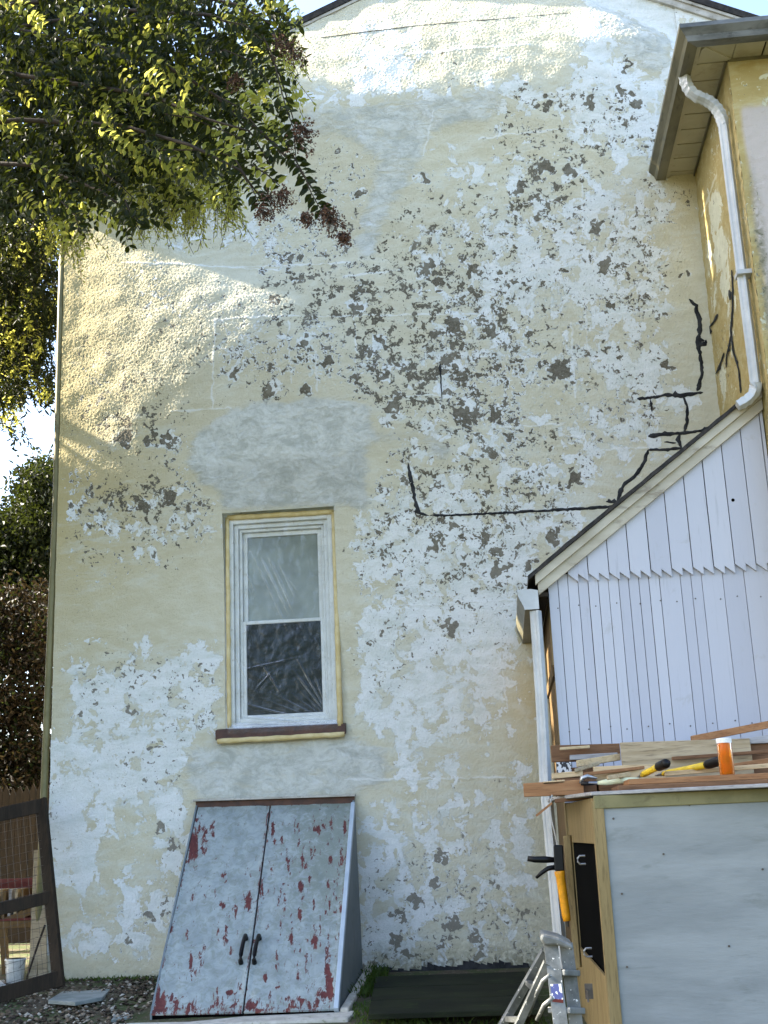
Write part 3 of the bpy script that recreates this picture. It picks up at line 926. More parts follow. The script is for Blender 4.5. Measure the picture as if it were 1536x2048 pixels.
stucco_grid('side_wall', (WXS, 0.0, -0.3), (0, WYF, 0), (0, 0, EZ+0.35), 110, 400, (-1, 0, 0), f_side, M_WING, wing)
stucco_grid('front_wall', (WXS+0.0005, WYF, -0.3), (2.2, 0, 0), (0, 0, EZ+0.35), 150, 400, (0, -1, 0), f_front, M_WING, wing)
on_side = lambda x, y: PX(x, y, WXS-0.004)
for s_ in [[(1464, 540, 3), (1466, 580, 4), (1465, 620, 4), (1462, 660, 5), (1466, 700, 4), (1478, 740, 4), (1482, 786, 4)],
           [(1436, 628, 7), (1428, 644, 6), (1419, 655, 4)], [(1449, 705, 4), (1440, 730, 5), (1432, 748, 4)], [(1459, 580, 8), (1461, 600, 7)], [(1463, 670, 6), (1453, 715, 3), (1453, 735, 3)], [(1418, 648, 5), (1421, 668, 4)]]:
    ribbon(s_, 0.8, np.array((-1.0, 0, 0)), 'crack_sealant', wing, M_SEAL, on_side)
# soffit: panels one by one between the wall and the fascia
SX0, SY0 = 4.585, -1.875
for k in range(9):
    y1 = -0.004-k*0.205
    y0 = y1-0.192
    MB().prism([(SX0+0.03, y1, EZ), (WXS-0.012, y1, EZ), (WXS-0.012, max(y0, WYF), EZ), (SX0+0.03, max(y0, WYF), EZ)] if k < 8 else
               [(SX0+0.03, y1, EZ), (WXS-0.012, y1, EZ), (WXS-0.012, WYF-0.01, EZ), (SX0+0.04, SY0+0.07, EZ)], (0, 0, 0.012)).build('soffit_panel', M_SOFFIT, wing, bevel=0.003)
for k in range(8):
    x0 = WXS+0.03+k*0.205
    box_part('soffit_panel', (x0, SY0+0.035, EZ), (x0+0.193, WYF-0.012, EZ+0.012), M_SOFFIT, wing, 0.003)
MB().prism([(SX0+0.05, SY0+0.036, EZ), (WXS+0.026, SY0+0.036, EZ), (WXS+0.026, WYF-0.012, EZ), (WXS+0.01, WYF-0.012, EZ)], (0, 0, 0.012)).build('soffit_panel', M_SOFFIT, wing)
MB().prism([(SX0+0.03, 0, EZ-0.012), (SX0, 0, EZ-0.012), (SX0, SY0, EZ-0.012), (SX0+0.03, SY0+0.03, EZ-0.012)], (0, 0, 0.024)).build('soffit_rail', M_SOFFIT, wing)
MB().prism([(SX0, SY0, EZ-0.012), (6.9, SY0, EZ-0.012), (6.9, SY0+0.03, EZ-0.012), (SX0+0.03, SY0+0.03, EZ-0.012)], (0, 0, 0.024)).build('soffit_rail', M_SOFFIT, wing)
MB().prism([(SX0+0.035, SY0+0.06, EZ-0.010), (SX0+0.06, SY0+0.035, EZ-0.010), (WXS+0.02, WYF-0.02, EZ-0.010), (WXS-0.01, WYF+0.0, EZ-0.010)], (0, 0, 0.021)).build('soffit_rail', M_SOFFIT, wing)
box_part('wall_rail', (WXS-0.014, WYF, EZ-0.02), (WXS-0.002, -0.002, EZ+0.01), M_GUTTER, wing)
box_part('wall_rail', (WXS, WYF-0.012, EZ-0.02), (6.9, WYF-0.003, EZ+0.01), M_GUTTER, wing)
box_part('soffit_deck', (SX0+0.005, SY0+0.005, EZ+0.014), (6.9, -0.003, EZ+0.03), M_DARKWOOD, wing)
# K-style gutters: bottom, sloping face and lip, mitred at the corner
G = [(0.0, 0.0), (-0.075, 0.0), (-0.088, 0.035), (-0.125, 0.075), (-0.125, 0.105), (-0.115, 0.105), (-0.112, 0.08), (-0.075, 0.04), (-0.066, 0.012), (-0.008, 0.012), (-0.008, 0.105), (0.0, 0.105)]
mb = MB()
n = len(G)
vs = [(SX0-0.002+u, 0.0-0.001, EZ-0.03+w) for u, w in G]+[(SX0-0.002+u, SY0-0.002+u, EZ-0.03+w) for u, w in G]
mb.add(vs, [(i, (i+1) % n, n+(i+1) % n, n+i) for i in range(n)])
mb.build('gutter', M_GUTTER, wing)
mb = MB()
vs = [(SX0-0.002+u, SY0-0.002+u, EZ-0.03+w) for u, w in G]+[(6.9, SY0-0.002+u, EZ-0.03+w) for u, w in G]
mb.add(vs, [(i, (i+1) % n, n+(i+1) % n, n+i) for i in range(n)])
mb.build('gutter', M_GUTTERGREY, wing)
# low hip roof of the wing
ev = 4.47
mb = MB()
mb.add([(ev, 0, EZ+0.07), (ev, -2.0, EZ+0.07), (7, -2.0, EZ+0.07), (7, 0, EZ+0.07), (ev+0.9, -0.02, EZ+0.30), (ev+0.9, -1.1, EZ+0.30), (7, -1.1, EZ+0.30), (7, -0.02, EZ+0.30)],
       [(0, 1, 5, 4), (1, 2, 6, 5), (4, 5, 6, 7), (3, 2, 1, 0)])
mb.build('roof', M_ROOF, wing)
# downspout with crimped elbows
K = [(-1, -.72), (-.5, -.8), (-.25, -.7), (.25, -.7), (.5, -.8), (1, -.72), (1, .72), (.5, .8), (.25, .7), (-.25, .7), (-.5, .8), (-1, .72)]


def downspout(name, pts, r, mat, parent, crimp=None):
    P, Rr = [], []
    pts = [np.array(p, float) for p in pts]
    for i in range(len(pts)-1):
        L = np.linalg.norm(pts[i+1]-pts[i])
        n_ = max(1, int(L/(0.018 if crimp else 0.25)))
        for k in range(n_):
            P.append(pts[i]+(pts[i+1]-pts[i])*k/n_)
            Rr.append(r*(1.0+(0.16 if (crimp and len(P) % 2) else 0)))
    P.append(pts[-1])
    Rr.append(r)
    return MB().tube(P, Rr, prof=K).build(name, mat, parent)


dA = PZ(1383, 172, EZ-0.02)
dA[0] = 4.545
dtop = PX(1449, 232, 4.765)
dbot = PX(1507, 775, 4.765)
dtop[1] = dbot[1] = (dtop[1]+dbot[1])/2
ds_ = downspout('downspout', [dtop, dbot], 0.029, M_PIPE, wing)
c1 = dA+np.array((0.0, 0, -0.10))
c2 = dtop+np.array((-0.06, 0, 0.05))


def arc(a, b, c, n_=7):
    return [(1-t)**2*np.array(a)+2*t*(1-t)*np.array(b)+t*t*np.array(c) for t in np.linspace(0, 1, n_)]


dA2 = np.array((4.545, dtop[1], EZ-0.02))
downspout('elbow', arc(dA2, dA2+np.array((0, 0, -0.15)), dA2+np.array((0.11, 0, -0.19))), 0.031, M_PIPE, ds_, True)
downspout('elbow', arc(dA2+np.array((0.11, 0, -0.19)), dtop+np.array((0, 0, 0.12)), dtop+np.array((0, 0, -0.03))), 0.031, M_PIPE, ds_, True)
downspout('elbow', arc(dbot, dbot+np.array((0, 0, -0.09)), dbot+np.array((-0.13, 0, -0.14))), 0.031, M_PIPE, ds_, True)
box_part('strap', (4.725, dtop[1]-0.055, 4.42), (4.822, dtop[1]+0.05, 4.45), M_PIPE, ds_)

# ------------------------------------------------------------------ white board shed (half gable) against the wing
shed = thing('board_shed', (4.1, -0.7, 0.0), 'white board shed with saw-tooth gable boards and steep dark roof', 'shed')
SYF = -1.4
SL = 3.345
rz = lambda x: 2.42+(x-3.29)*0.742          # underside line of the rake
STOP = 4.815
zt = 2.46                                     # level of the saw teeth
x = SL
ws = [0.064]*10+[0.066, 0.132, 0.066, 0.066, 0.132, 0.132, 0.2]
k = 0
while x < STOP-0.01 and k < 40:
    w = ws[k] if k < len(ws) else 0.13
    x1 = min(x+w, STOP)
    g = 0.0022+random.random()*0.002
    top0, top1 = min(zt+0.06, rz(x)), min(zt+0.06, rz(x1))
    dy = random.uniform(-0.003, 0.003)
    MB().prism([(x+g/2, SYF+dy, -0.2), (x1-g/2, SYF+dy, -0.2), (x1-g/2, SYF+dy, top1), (x+g/2, SYF+dy, top0)], (0, 0.018, 0)).build('wall_board', M_WHITEWOOD, shed, bevel=0.0015)
    x = x1
    k += 1
x = SL+0.13
while x < STOP-0.01:
    x1 = min(x+0.1315, STOP)
    xm = (x+x1)/2
    if rz(x1) > zt+0.05:
        z0 = zt+random.uniform(-.004, .004)
        g = 0.002+random.random()*0.0015
        pts = [(x+g, SYF-0.024, z0+0.052), (xm-0.001, SYF-0.024, z0), (xm+0.001, SYF-0.024, z0+0.052), (x1-g, SYF-0.024, z0), (x1-g, SYF-0.024, max(rz(x1), z0+0.01)), (x+g, SYF-0.024, max(rz(x), z0+0.053))]
        MB().prism(pts, (0, 0.021, 0)).build('gable_board', M_WHITEWOOD, shed, bevel=0.0012)
    x = x1
for kx_ in range(11):
    for zn in (1.52+0.01*(kx_ % 3), 2.30+0.012*(kx_ % 2)):
        nx_ = SL+0.06+kx_*0.125+random.uniform(-.02, .02)
        MB().tube([(nx_, SYF-0.0045, zn), (nx_, SYF+0.004, zn)], 0.0045, 8).build('nail_head', M_WIRE, shed)
kh = PY(1466, 1000, SYF-0.026)
MB().tube([kh, kh+(0, 0.004, 0)], 0.011, 10).build('knot_hole', M_VOID, shed)
MB().prism([(SL+0.02, SYF+0.022, -0.2), (STOP, SYF+0.022, -0.2), (STOP, SYF+0.022, rz(STOP)), (SL+0.02, SYF+0.022, rz(SL))], (0, 0.02, 0)).build('inner_wall', M_DARKWOOD, shed)


def srake(x0, x1, d0, d1, y0, y1, mat, nm):
    MB().prism([(x0, y0, rz(x0)+d0), (x1, y0, rz(x1)+d0), (x1, y0, rz(x1)+d1), (x0, y0, rz(x0)+d1)], (0, y1-y0, 0)).build(nm, mat, shed, bevel=0.003)


srake(3.28, STOP, -0.030, 0.048, -1.452, -1.426, M_RAKE, 'rake_board')
srake(3.265, STOP, 0.046, 0.112, -1.478, -1.43, M_RAKE, 'rake_moulding')
# roof sheet with a ragged shingle edge
mb = MB()
xs_ = np.linspace(3.22, STOP, 26)
vs, fs = [], []
for i, xx in enumerate(xs_):
    e = -1.505+random.uniform(-0.01, 0.01)
    zz = rz(xx)+0.112+random.uniform(-0.003, 0.004)
    vs += [(xx, e, zz), (xx, -0.01, rz(xx)+0.112), (xx, -0.01, rz(xx)+0.145), (xx, e, zz+0.028)]
for i in range(25):
    a, b = i*4, i*4+4
    for j in range(4):
        fs.append((a+j, a+(j+1) % 4, b+(j+1) % 4, b+j))
fs += [(0, 3, 2, 1)]
mb.add(vs, fs).build('roof', M_ROOF, shed)
# left side of the shed: tan boards, dark gap
for (y0, y1, z0, z1, m) in [(-1.38, -1.10, 1.95, 2.40, M_TANWOOD), (-1.38, -1.22, -0.2, 1.86, M_TANWOOD), (-1.09, -0.02, -0.2, 2.40, M_BROWNWOOD), (-1.21, -1.10, -0.2, 1.86, M_BROWNWOOD)]:
    box_part('side_board', (SL+0.003, y0, z0), (SL+0.025, y1, z1), m, shed, 0.002)
box_part('side_rail', (SL-0.012, -1.39, 1.87), (SL+0.02, -0.02, 1.94), M_BROWNWOOD, shed, 0.003)
box_part('eave_board', (3.27, -1.44, 2.375), (3.34, -0.01, 2.40), M_DARKWOOD, shed)
# gutter box and its downspout
mb = MB()
g0 = [(-0.02, 0.13), (-0.11, 0.13), (-0.105, 0.09), (-0.075, 0.02), (-0.07, 0.0), (0.02, 0.0), (0.02, 0.12)]
mb.prism([(3.255+u, -1.50, 2.285+w) for u, w in g0], (0, 1.49, 0))
sg = mb.build('gutter', M_GUTTER, shed, bevel=0.002)
mb = MB()
mb.prism([(3.255+u*1.02, -1.506, 2.285+w*1.0) for u, w in g0], (0, 0.005, 0))
mb.build('end_cap', M_PIPE, sg)
t0, t1, t2 = PY(1071, 1222, -1.47), PY(1091, 1565, -1.47), PY(1118, 1860, -1.47)
downspout('downspout', [t0, PY(1081, 1390, -1.47)+np.array((0.004, 0, 0)), t1, t2, t2+(t2-t1)*0.25], 0.030, M_PIPE, shed)

# ------------------------------------------------------------------ cellar bulkhead
bulk = thing('cellar_bulkhead', (1.28, -0.65, 0.0), 'pale blue grey sloping cellar doors with red primer showing through', 'cellar door')
TL, TR = PY(397, 1614, -0.02), PY(703, 1606, -0.02)
BL, BR = PY(303, 2030, -1.30), PY(668, 2020, -1.30)
MT, MBm = PY(541, 1611, -0.02), PY(486, 2026, -1.30)


def doormat():
    t = NT('scraped_door_paint')
    n1 = t.noise(7, 8, 0.7, 0.6)
    n2 = t.noise(17, 9, 0.72, 0.9)
    n3 = t.noise(24, 9, 0.72, 0.6, stretch=(1.7, 0.6, 0.6))
    c = t.mix(t.ramp(n1, 0.35, 0.65), (0.24, 0.28, 0.28), (0.33, 0.375, 0.37))
    c = t.mix(t.math('MULTIPLY', t.ramp(t.math('ADD', n2, t.math('MULTIPLY', t.attr('grime'), 0.14)), 0.44, 0.68), 0.65), c, (0.15, 0.175, 0.13))
    c = t.mix(t.math('MULTIPLY', t.ramp(n2, 0.60, 0.68), 0.3), c, (0.42, 0.45, 0.44))
    r = t.math('ADD', t.attr('rust'), t.math('MULTIPLY', t.math('SUBTRACT', n3, 0.475), 2.8))
    c = t.mix(t.ramp(r, 0.47, 0.62), c, t.mix(t.ramp(n2, 0.4, 0.6), (0.075, 0.012, 0.010), (0.125, 0.026, 0.021)))
    c = t.mix(t.math('MULTIPLY', t.ramp(n3, 0.66, 0.74), 0.6), c, (0.10, 0.07, 0.06))
    t.color(c, 0.5, 0, 0.4)
    t.bump(t.math('ADD', n2, n3), 0.0015, 0.5)
    return t.m


M_DOOR = doormat()
RUST = [(385, 1690, 12, 45, 1.0), (410, 1680, 10, 40, .7), (425, 1660, 8, 30, .5), (320, 2010, 18, 30, .95), (345, 2000, 14, 18, .7), (312, 1970, 6, 40, .8), (382, 1925, 5, 30, .8), (384, 1800, 5, 16, .6),
        (450, 1750, 10, 12, .6), (445, 1810, 7, 12, .75), (470, 1820, 7, 16, .7), (497, 1805, 9, 22, .85), (462, 1985, 18, 6, .8), (480, 1975, 6, 12, .6), (447, 1880, 5, 18, .6), (475, 1870, 4, 12, .5),
        (535, 1640, 5, 60, .5), (546, 1660, 5, 20, .9), (395, 1640, 20, 12, .4), (525, 1780, 6, 30, .6), (632, 1658, 20, 10, .7), (645, 1650, 8, 6, .6), (690, 1650, 6, 25, .6), (683, 1710, 5, 30, .6),
        (613, 1730, 5, 14, .6), (660, 1720, 6, 12, .7), (602, 1775, 8, 14, .9), (600, 1830, 5, 20, .8), (655, 1770, 5, 14, .6), (620, 1760, 4, 14, .7), (652, 1825, 5, 12, .8), (582, 1875, 6, 16, .8),
        (630, 1880, 8, 22, .8), (657, 1875, 5, 20, .6), (650, 1990, 28, 6, .9), (655, 1940, 8, 50, .9), (660, 1975, 9, 30, 1.0), (530, 1955, 6, 14, .8), (500, 2012, 9, 10, .9), (520, 2020, 16, 4, .7),
        (560, 1975, 16, 4, .6), (590, 2015, 20, 4, .6), (610, 2000, 16, 5, .7), (680, 1800, 4, 60, .4), (575, 1650, 18, 10, .35), (550, 1690, 5, 30, .5), (622, 1920, 4, 14, .5), (400, 2020, 40, 5, .4)]


_r = random.Random(5)
SCRAPE = [(_r.uniform(330, 690), _r.uniform(1640, 2010), _r.uniform(2, 4), _r.uniform(10, 26), _r.uniform(0.3, 0.6)) for _ in range(60)]+[(_r.uniform(540, 690), _r.uniform(1640, 1900), _r.uniform(2, 3.5), _r.uniform(8, 24), _r.uniform(0.35, 0.62)) for _ in range(40)]


def door_leaf(a, b, c, d, parent):
    """a top-left, b top-right, c bottom-right, d bottom-left"""
    a, b, c, d = (np.array(p) for p in (a, b, c, d))
    nu, nv = 60, 130
    u, v = np.meshgrid(np.linspace(0, 1, nu), np.linspace(0, 1, nv))
    P = (a*(1-u)[..., None]+b*u[..., None])*(1-v)[..., None]+(d*(1-u)[..., None]+c*u[..., None])*v[..., None]
    nr = np.cross(b-a, d-a)
    nr /= np.linalg.norm(nr)
    if nr[1] > 0:
        nr = -nr
    edge = np.minimum.reduce([u*0.55, (1-u)*0.55, v*1.8, (1-v)*1.8])
    hgt = 0.006*np.clip((0.022-edge)/0.006, 0, 1)+gauss_field(u.shape, 0.012, 0.1, 0.5)*0.0012
    P = P+nr*hgt[..., None]
    px, py = to_px(P[..., 0], P[..., 1], P[..., 2])
    ru = 0.08*np.ones_like(px)
    for (x_, y_, rx, ry, s_) in RUST:
        ru = np.maximum(ru, s_*np.clip(1.25-0.8*np.hypot((px-x_)/(rx*0.8), (py-y_)/(ry*0.9)), 0, 1))
    for (x_, y_, rx, ry, s_) in SCRAPE:
        ru = np.maximum(ru, s_*np.clip(1.35-0.75*np.hypot((px-x_)/rx, (py-y_)/ry), 0, 1))
    ru = np.maximum(ru, 0.36*np.clip(1-edge/0.025, 0, 1))
    ru = np.maximum(ru, 0.42*np.clip((py-1975)/40, 0, 1))
    ru = np.maximum(ru, 0.36*np.clip((px-590)/40, 0, 1)*np.clip((py-1930)/60, 0, 1))
    ru = np.maximum(ru, 0.30*np.clip(1-np.hypot((px-500)/70, (py-1815)/70), 0, 1))
    gr = np.clip((px-560)/80, 0, 1)*np.clip((1900-py)/150, 0, 1)
    k_ = np.arange(nu*nv).reshape(nv, nu)
    Q = np.stack([k_[:-1, :-1], k_[1:, :-1], k_[1:, 1:], k_[:-1, 1:]], -1).reshape(-1, 4)
    nb = nu*nv
    V = P.reshape(-1, 3)
    corners = np.array([a, b, c, d])-nr*0.03
    me_ = grid_mesh('door', np.concatenate([V, corners])-ORG[parent], np.concatenate([Q, [[k_[0, 0], k_[0, -1], nb+1, nb], [k_[0, -1], k_[-1, -1], nb+2, nb+1], [k_[-1, -1], k_[-1, 0], nb+3, nb+2], [k_[-1, 0], k_[0, 0], nb, nb+3]]]),
                    {'rust': np.concatenate([ru.reshape(-1), np.full(4, .5)]), 'grime': np.concatenate([gr.reshape(-1), np.zeros(4)])})
    return link('door', me_, M_DOOR, parent, ORG[parent]), nr


e_ = np.array((0.006, 0, 0))
d1, nrm = door_leaf(TL, MT-e_, MBm-e_, BL, bulk)
d2, nrm = door_leaf(MT+e_, TR, BR, MBm+e_, bulk)


def door_pt(px, py):
    d_ = ray(px, py)
    t_ = np.dot(TL-CAM, nrm)/np.dot(d_, nrm)
    return CAM+d_*t_


for dd, (x0_, x1_) in ((d1, (492, 482)), (d2, (519, 509))):
    a, b = door_pt(x0_, 1878), door_pt(x1_, 1926)
    pts = [a+nrm*0.0, a+nrm*0.03]+[a+(b-a)*t_+nrm*(0.03+0.02*math.sin(math.pi*t_)) for t_ in (0.15, 0.35, 0.5, 0.65, 0.85)]+[b+nrm*0.03, b]
    MB().tube(pts, [0.016, 0.015]+[0.0135]*5+[0.015, 0.016], 10).build('handle', M_BLACK, dd, smooth=True)
M_BULKSIDE = paint('blue_grey_side', (0.13, 0.165, 0.18), (0.17, 0.205, 0.22), 0.55, 4, dirt=(0.09, 0.10, 0.08), dirt_amt=0.5)  # darker than the doors: shade of the side put into the paint
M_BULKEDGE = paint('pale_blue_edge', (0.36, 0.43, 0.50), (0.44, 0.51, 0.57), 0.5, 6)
up_ = np.array((0, 0, 1.0))
# side cheeks
wb = PY(722, 1928, -0.02)
wt = PY(706, 1598, -0.02)
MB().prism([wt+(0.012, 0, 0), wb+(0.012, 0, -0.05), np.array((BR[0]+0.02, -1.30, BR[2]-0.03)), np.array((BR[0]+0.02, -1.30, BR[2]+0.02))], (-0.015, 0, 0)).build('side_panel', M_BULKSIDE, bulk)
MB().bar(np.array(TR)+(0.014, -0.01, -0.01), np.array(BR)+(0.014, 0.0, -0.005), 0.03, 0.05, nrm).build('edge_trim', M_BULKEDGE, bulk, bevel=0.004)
wl = PY(392, 1608, -0.02)
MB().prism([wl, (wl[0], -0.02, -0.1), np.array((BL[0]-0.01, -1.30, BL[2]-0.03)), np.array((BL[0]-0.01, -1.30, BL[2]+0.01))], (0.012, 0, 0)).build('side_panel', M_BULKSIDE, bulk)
# dark header recess over the doors
MB().prism([(wl[0], -0.03, wl[2]+0.02), (wt[0]+0.012, -0.03, wt[2]+0.02), (wt[0]+0.012, -0.03, wt[2]-0.05), (wl[0], -0.03, wl[2]-0.05)], (0, 0.028, 0)).build('header', M_SILLDARK, bulk)
MB().prism([(wl[0]-0.01, -0.075, wl[2]+0.018), (wt[0]+0.022, -0.075, wt[2]+0.018), (wt[0]+0.022, -0.075, wt[2]+0.032), (wl[0]-0.01, -0.075, wl[2]+0.032)], (0, 0.06, 0)).build('drip_cap', M_TRIM, bulk, bevel=0.002)
MB().bar(np.array(BL)+(-0.01, 0.02, -0.02), np.array(BR)+(0.02, 0.02, -0.02), 0.03, 0.05).build('bottom_rail', M_VOID, bulk)
kl, kr = PY(225, 2042, -1.5), PY(705, 2026, -1.5)
mb = MB()
mb.prism([(0.52, -1.50, -0.16), (1.98, -1.50, -0.14), (2.00, -1.26, -0.13), (0.55, -1.26, -0.15)], (0, 0, 0.05))
mb.build('concrete_sill', M_CONCRETE, bulk, bevel=0.012)
MB().prism([(1.905, -1.30, -0.12), (1.96, -1.30, -0.12), (1.97, -0.02, -0.02), (1.915, -0.02, -0.02)], (0, 0, 0.06)).build('concrete_curb', M_CONCRETE, bulk, bevel=0.01)

# ------------------------------------------------------------------ ground


def groundmat():
    t = NT('yard_soil')
    n1 = t.noise(3, 9, 0.65, 0.3)
    n2 = t.noise(30, 6, 0.65)
    c = t.mix(t.ramp(n1, 0.4, 0.6), (0.085, 0.068, 0.045), (0.05, 0.07, 0.022))
    c = t.mix(t.math('MULTIPLY', t.ramp(n2, 0.5, 0.65), 0.6), c, (0.17, 0.15, 0.11))
    t.color(c, 0.95, 0, 0.2)
    t.bump(n2, 0.01, 0.7)
    return t.m


mb = MB()
gy = [-400, -40, -12, -9, -6, -4, -3, -2, -1.5, -1, -0.5, 0, 0.3, 2, 8, 40, 400]
gx = [-400, -40, -8, -4, -2, -1, -0.5, 0, 0.5, 1, 2, 3, 5, 9, 40, 400]
vs = []
for yy in gy:
    for xx in gx:
        zz = gz(max(yy, -9.5)) if yy > -41 else gz(-9.5)
        vs.append((xx, yy, zz+(0.0 if abs(yy) > 8 else random.uniform(-0.012, 0.008))))
nn = len(gx)
mb.add(vs, [(j*nn+i, j*nn+i+1, (j+1)*nn+i+1, (j+1)*nn+i) for j in range(len(gy)-1) for i in range(nn-1)])
tag(mb.build('ground', groundmat(), None, (0, 0, 0), smooth=True), kind='structure')
_g = NT('gravel')
_gi = _g.new('ShaderNodeNewGeometry')
_gr = _g.new('ShaderNodeValToRGB')
for _p, _cc in ((0.4, (0.05, 0.036, 0.023, 1)), (0.7, (0.14, 0.105, 0.07, 1)), (0.9, (0.32, 0.285, 0.23, 1))):
    _gr.color_ramp.elements.new(_p).color = _cc
_gr.color_ramp.elements[0].color = (0.035, 0.026, 0.018, 1)
_gr.color_ramp.elements[-1].color = (0.46, 0.43, 0.37, 1)
_g.ln(_gi.outputs['Random Per Island'], _gr.inputs[0])
_g.color(_gr.outputs[0], 0.85, 0, 0.3)
GRAV = _g.m
mb = MB()
for _ in range(2600):
    x_, y_ = random.uniform(-0.9, 0.62), random.uniform(-1.9, 0.05)
    if y_ > -0.02 and x_ > -0.44:
        continue
    if random.random() < 0.55*max(0, (-1.2-y_)):
        continue
    r_ = random.uniform(0.008, 0.021)
    c_ = np.array((x_, y_, gz(y_)+r_*0.3))
    vs = []
    for s3 in ((1, 0, 0), (0, 1, 0), (-1, 0, 0), (0, -1, 0), (0, 0, 1), (0, 0, -1)):
        q_ = np.array(s3)*r_*random.uniform(0.7, 1.3)
        q_[2] *= 0.6
        vs.append(q_)
    al = random.random()*6.28
    cs, sn = math.cos(al), math.sin(al)
    vs = [c_+np.array((q_[0]*cs-q_[1]*sn, q_[0]*sn+q_[1]*cs, q_[2]+q_[0]*0.3)) for q_ in vs]
    mb.add(vs, [(0, 1, 4), (1, 2, 4), (2, 3, 4), (3, 0, 4), (1, 0, 5), (2, 1, 5), (3, 2, 5), (0, 3, 5)])
tag(mb.build('gravel', GRAV, None, (0, 0, 0)), 'loose pale gravel strip at the foot of the wall', 'gravel', kind='stuff')
M_SLATE = paint('slate', (0.17, 0.20, 0.19), (0.26, 0.29, 0.28), 0.7, 8, dirt=(0.10, 0.10, 0.08), dirt_amt=0.4, bscale=20, bumpd=0.004)


def slab(pxs, z, th, name, label, mat):
    P = [PZ(a, b, z) for a, b in pxs]
    o = MB().prism([p+(0, 0, th) for p in P], (0, 0, -th)).build(name, mat, None, bevel=0.004)
    return tag(o, label, 'paving slab', 'loose slate pieces on the gravel')


slab([(96, 2008), (128, 1988), (226, 1980), (205, 2002), (150, 2012)], -0.035, 0.025, 'slate_slab', 'larger blue grey slate slab on the gravel near the gate', M_SLATE)
slab([(222, 2046), (232, 2032), (268, 2026), (262, 2040)], -0.10, 0.02, 'slate_slab', 'small greenish slate chip beside the cellar sill', M_SLATE)
M_COVER = paint('dark_green_cover', (0.006, 0.0085, 0.004), (0.016, 0.020, 0.009), 0.8, 4, dirt=(0.022, 0.036, 0.010), dirt_amt=0.9, stretch=(0.5, 1, 1), spec=0.15)
P = [PZ(752, 1962, 0.0), PZ(1050, 1952, 0.0), PZ(1085, 2030, -0.06), PZ(736, 2040, -0.08)]
cover = thing('well_cover', ((P[0]+P[2])/2*np.array((1, 1, 0))), 'dark green painted board cover on the ground right of the cellar doors', 'board cover')
for k in range(3):
    a0, a1 = k/3+0.004, (k+1)/3-0.004
    q4 = [P[0]+(P[3]-P[0])*a0, P[1]+(P[2]-P[1])*a0, P[1]+(P[2]-P[1])*a1, P[0]+(P[3]-P[0])*a1]
    MB().prism([p+(0, 0, 0.03) for p in q4], (0, 0, -0.03)).build('board', M_COVER, cover, bevel=0.004)
# torn tar paper along the foot of the wall
mb = MB()
for k in range(26):
    xa = 1.98+k*0.042
    h_ = random.uniform(0.02, 0.07)*(1.0 if k > 8 else 0.6)
    mb.prism([(xa, -0.035, 0.0), (xa+0.046, -0.035, 0.0), (xa+0.044, -0.028, h_*random.uniform(.6, 1)), (xa+0.004, -0.028, h_)], (0, 0.016, 0))
tag(mb.build('tar_paper', M_SEAL, None), 'torn black tar paper strip behind the board cover', 'tar paper')

# weeds and moss
M_GRASS = leafmat('weed', (0.035, 0.075, 0.012), (0.08, 0.12, 0.03), (0.16, 0.24, 0.03), 0.35)
mb = MB()
for _ in range(2600):
    rr = random.random()
    if rr < 0.35:
        p = PZ(random.uniform(700, 860), random.uniform(2018, 2075), -0.10)
    elif rr < 0.55:
        x_ = random.uniform(1.93, 2.1)
        p = np.array((x_, random.uniform(-0.9, -0.02), 0))
    elif rr < 0.9:
        p = PZ(random.uniform(760, 1120), random.uniform(2042, 2090), -0.12)
    else:
        p = np.array((random.uniform(-0.3, 0.6), random.uniform(-0.1, -0.02), 0))
    p[2] = gz(p[1])-0.004
    h_ = random.uniform(0.012, 0.04)*(1.8 if 0.35 < rr < 0.5 else 1)
    d_ = np.array((random.gauss(0, 0.6), random.gauss(0, 0.6), 1.0))*h_
    s_ = np.array((random.gauss(0, 1), random.gauss(0, 1), 0))
    s_ = s_/np.linalg.norm(s_)*random.uniform(0.003, 0.007)
    mb.add([p-s_*0.4, p+s_*0.4, p+d_*0.6+s_, p+d_, p+d_*0.6-s_], [(0, 1, 2, 3, 4)])
tag(mb.build('weeds', M_GRASS, None, (0, 0, 0)), 'low weeds and moss around the cellar doors', 'weeds', kind='stuff')

# ------------------------------------------------------------------ white plywood storage box with a shelf top
M_PLY = paint('white_plywood', (0.205, 0.222, 0.218), (0.265, 0.283, 0.276), 0.6, 3, dirt=(0.15, 0.165, 0.15), dirt_amt=0.5, stretch=(0.35, 1, 1.5), bscale=22, bumpd=0.004)
BY = -2.8
boxT = thing('storage_box', (4.0, -2.1, 0.0), 'white plywood fronted storage box with tan posts below the shelf of scrap wood', 'storage box')
BX = 3.475
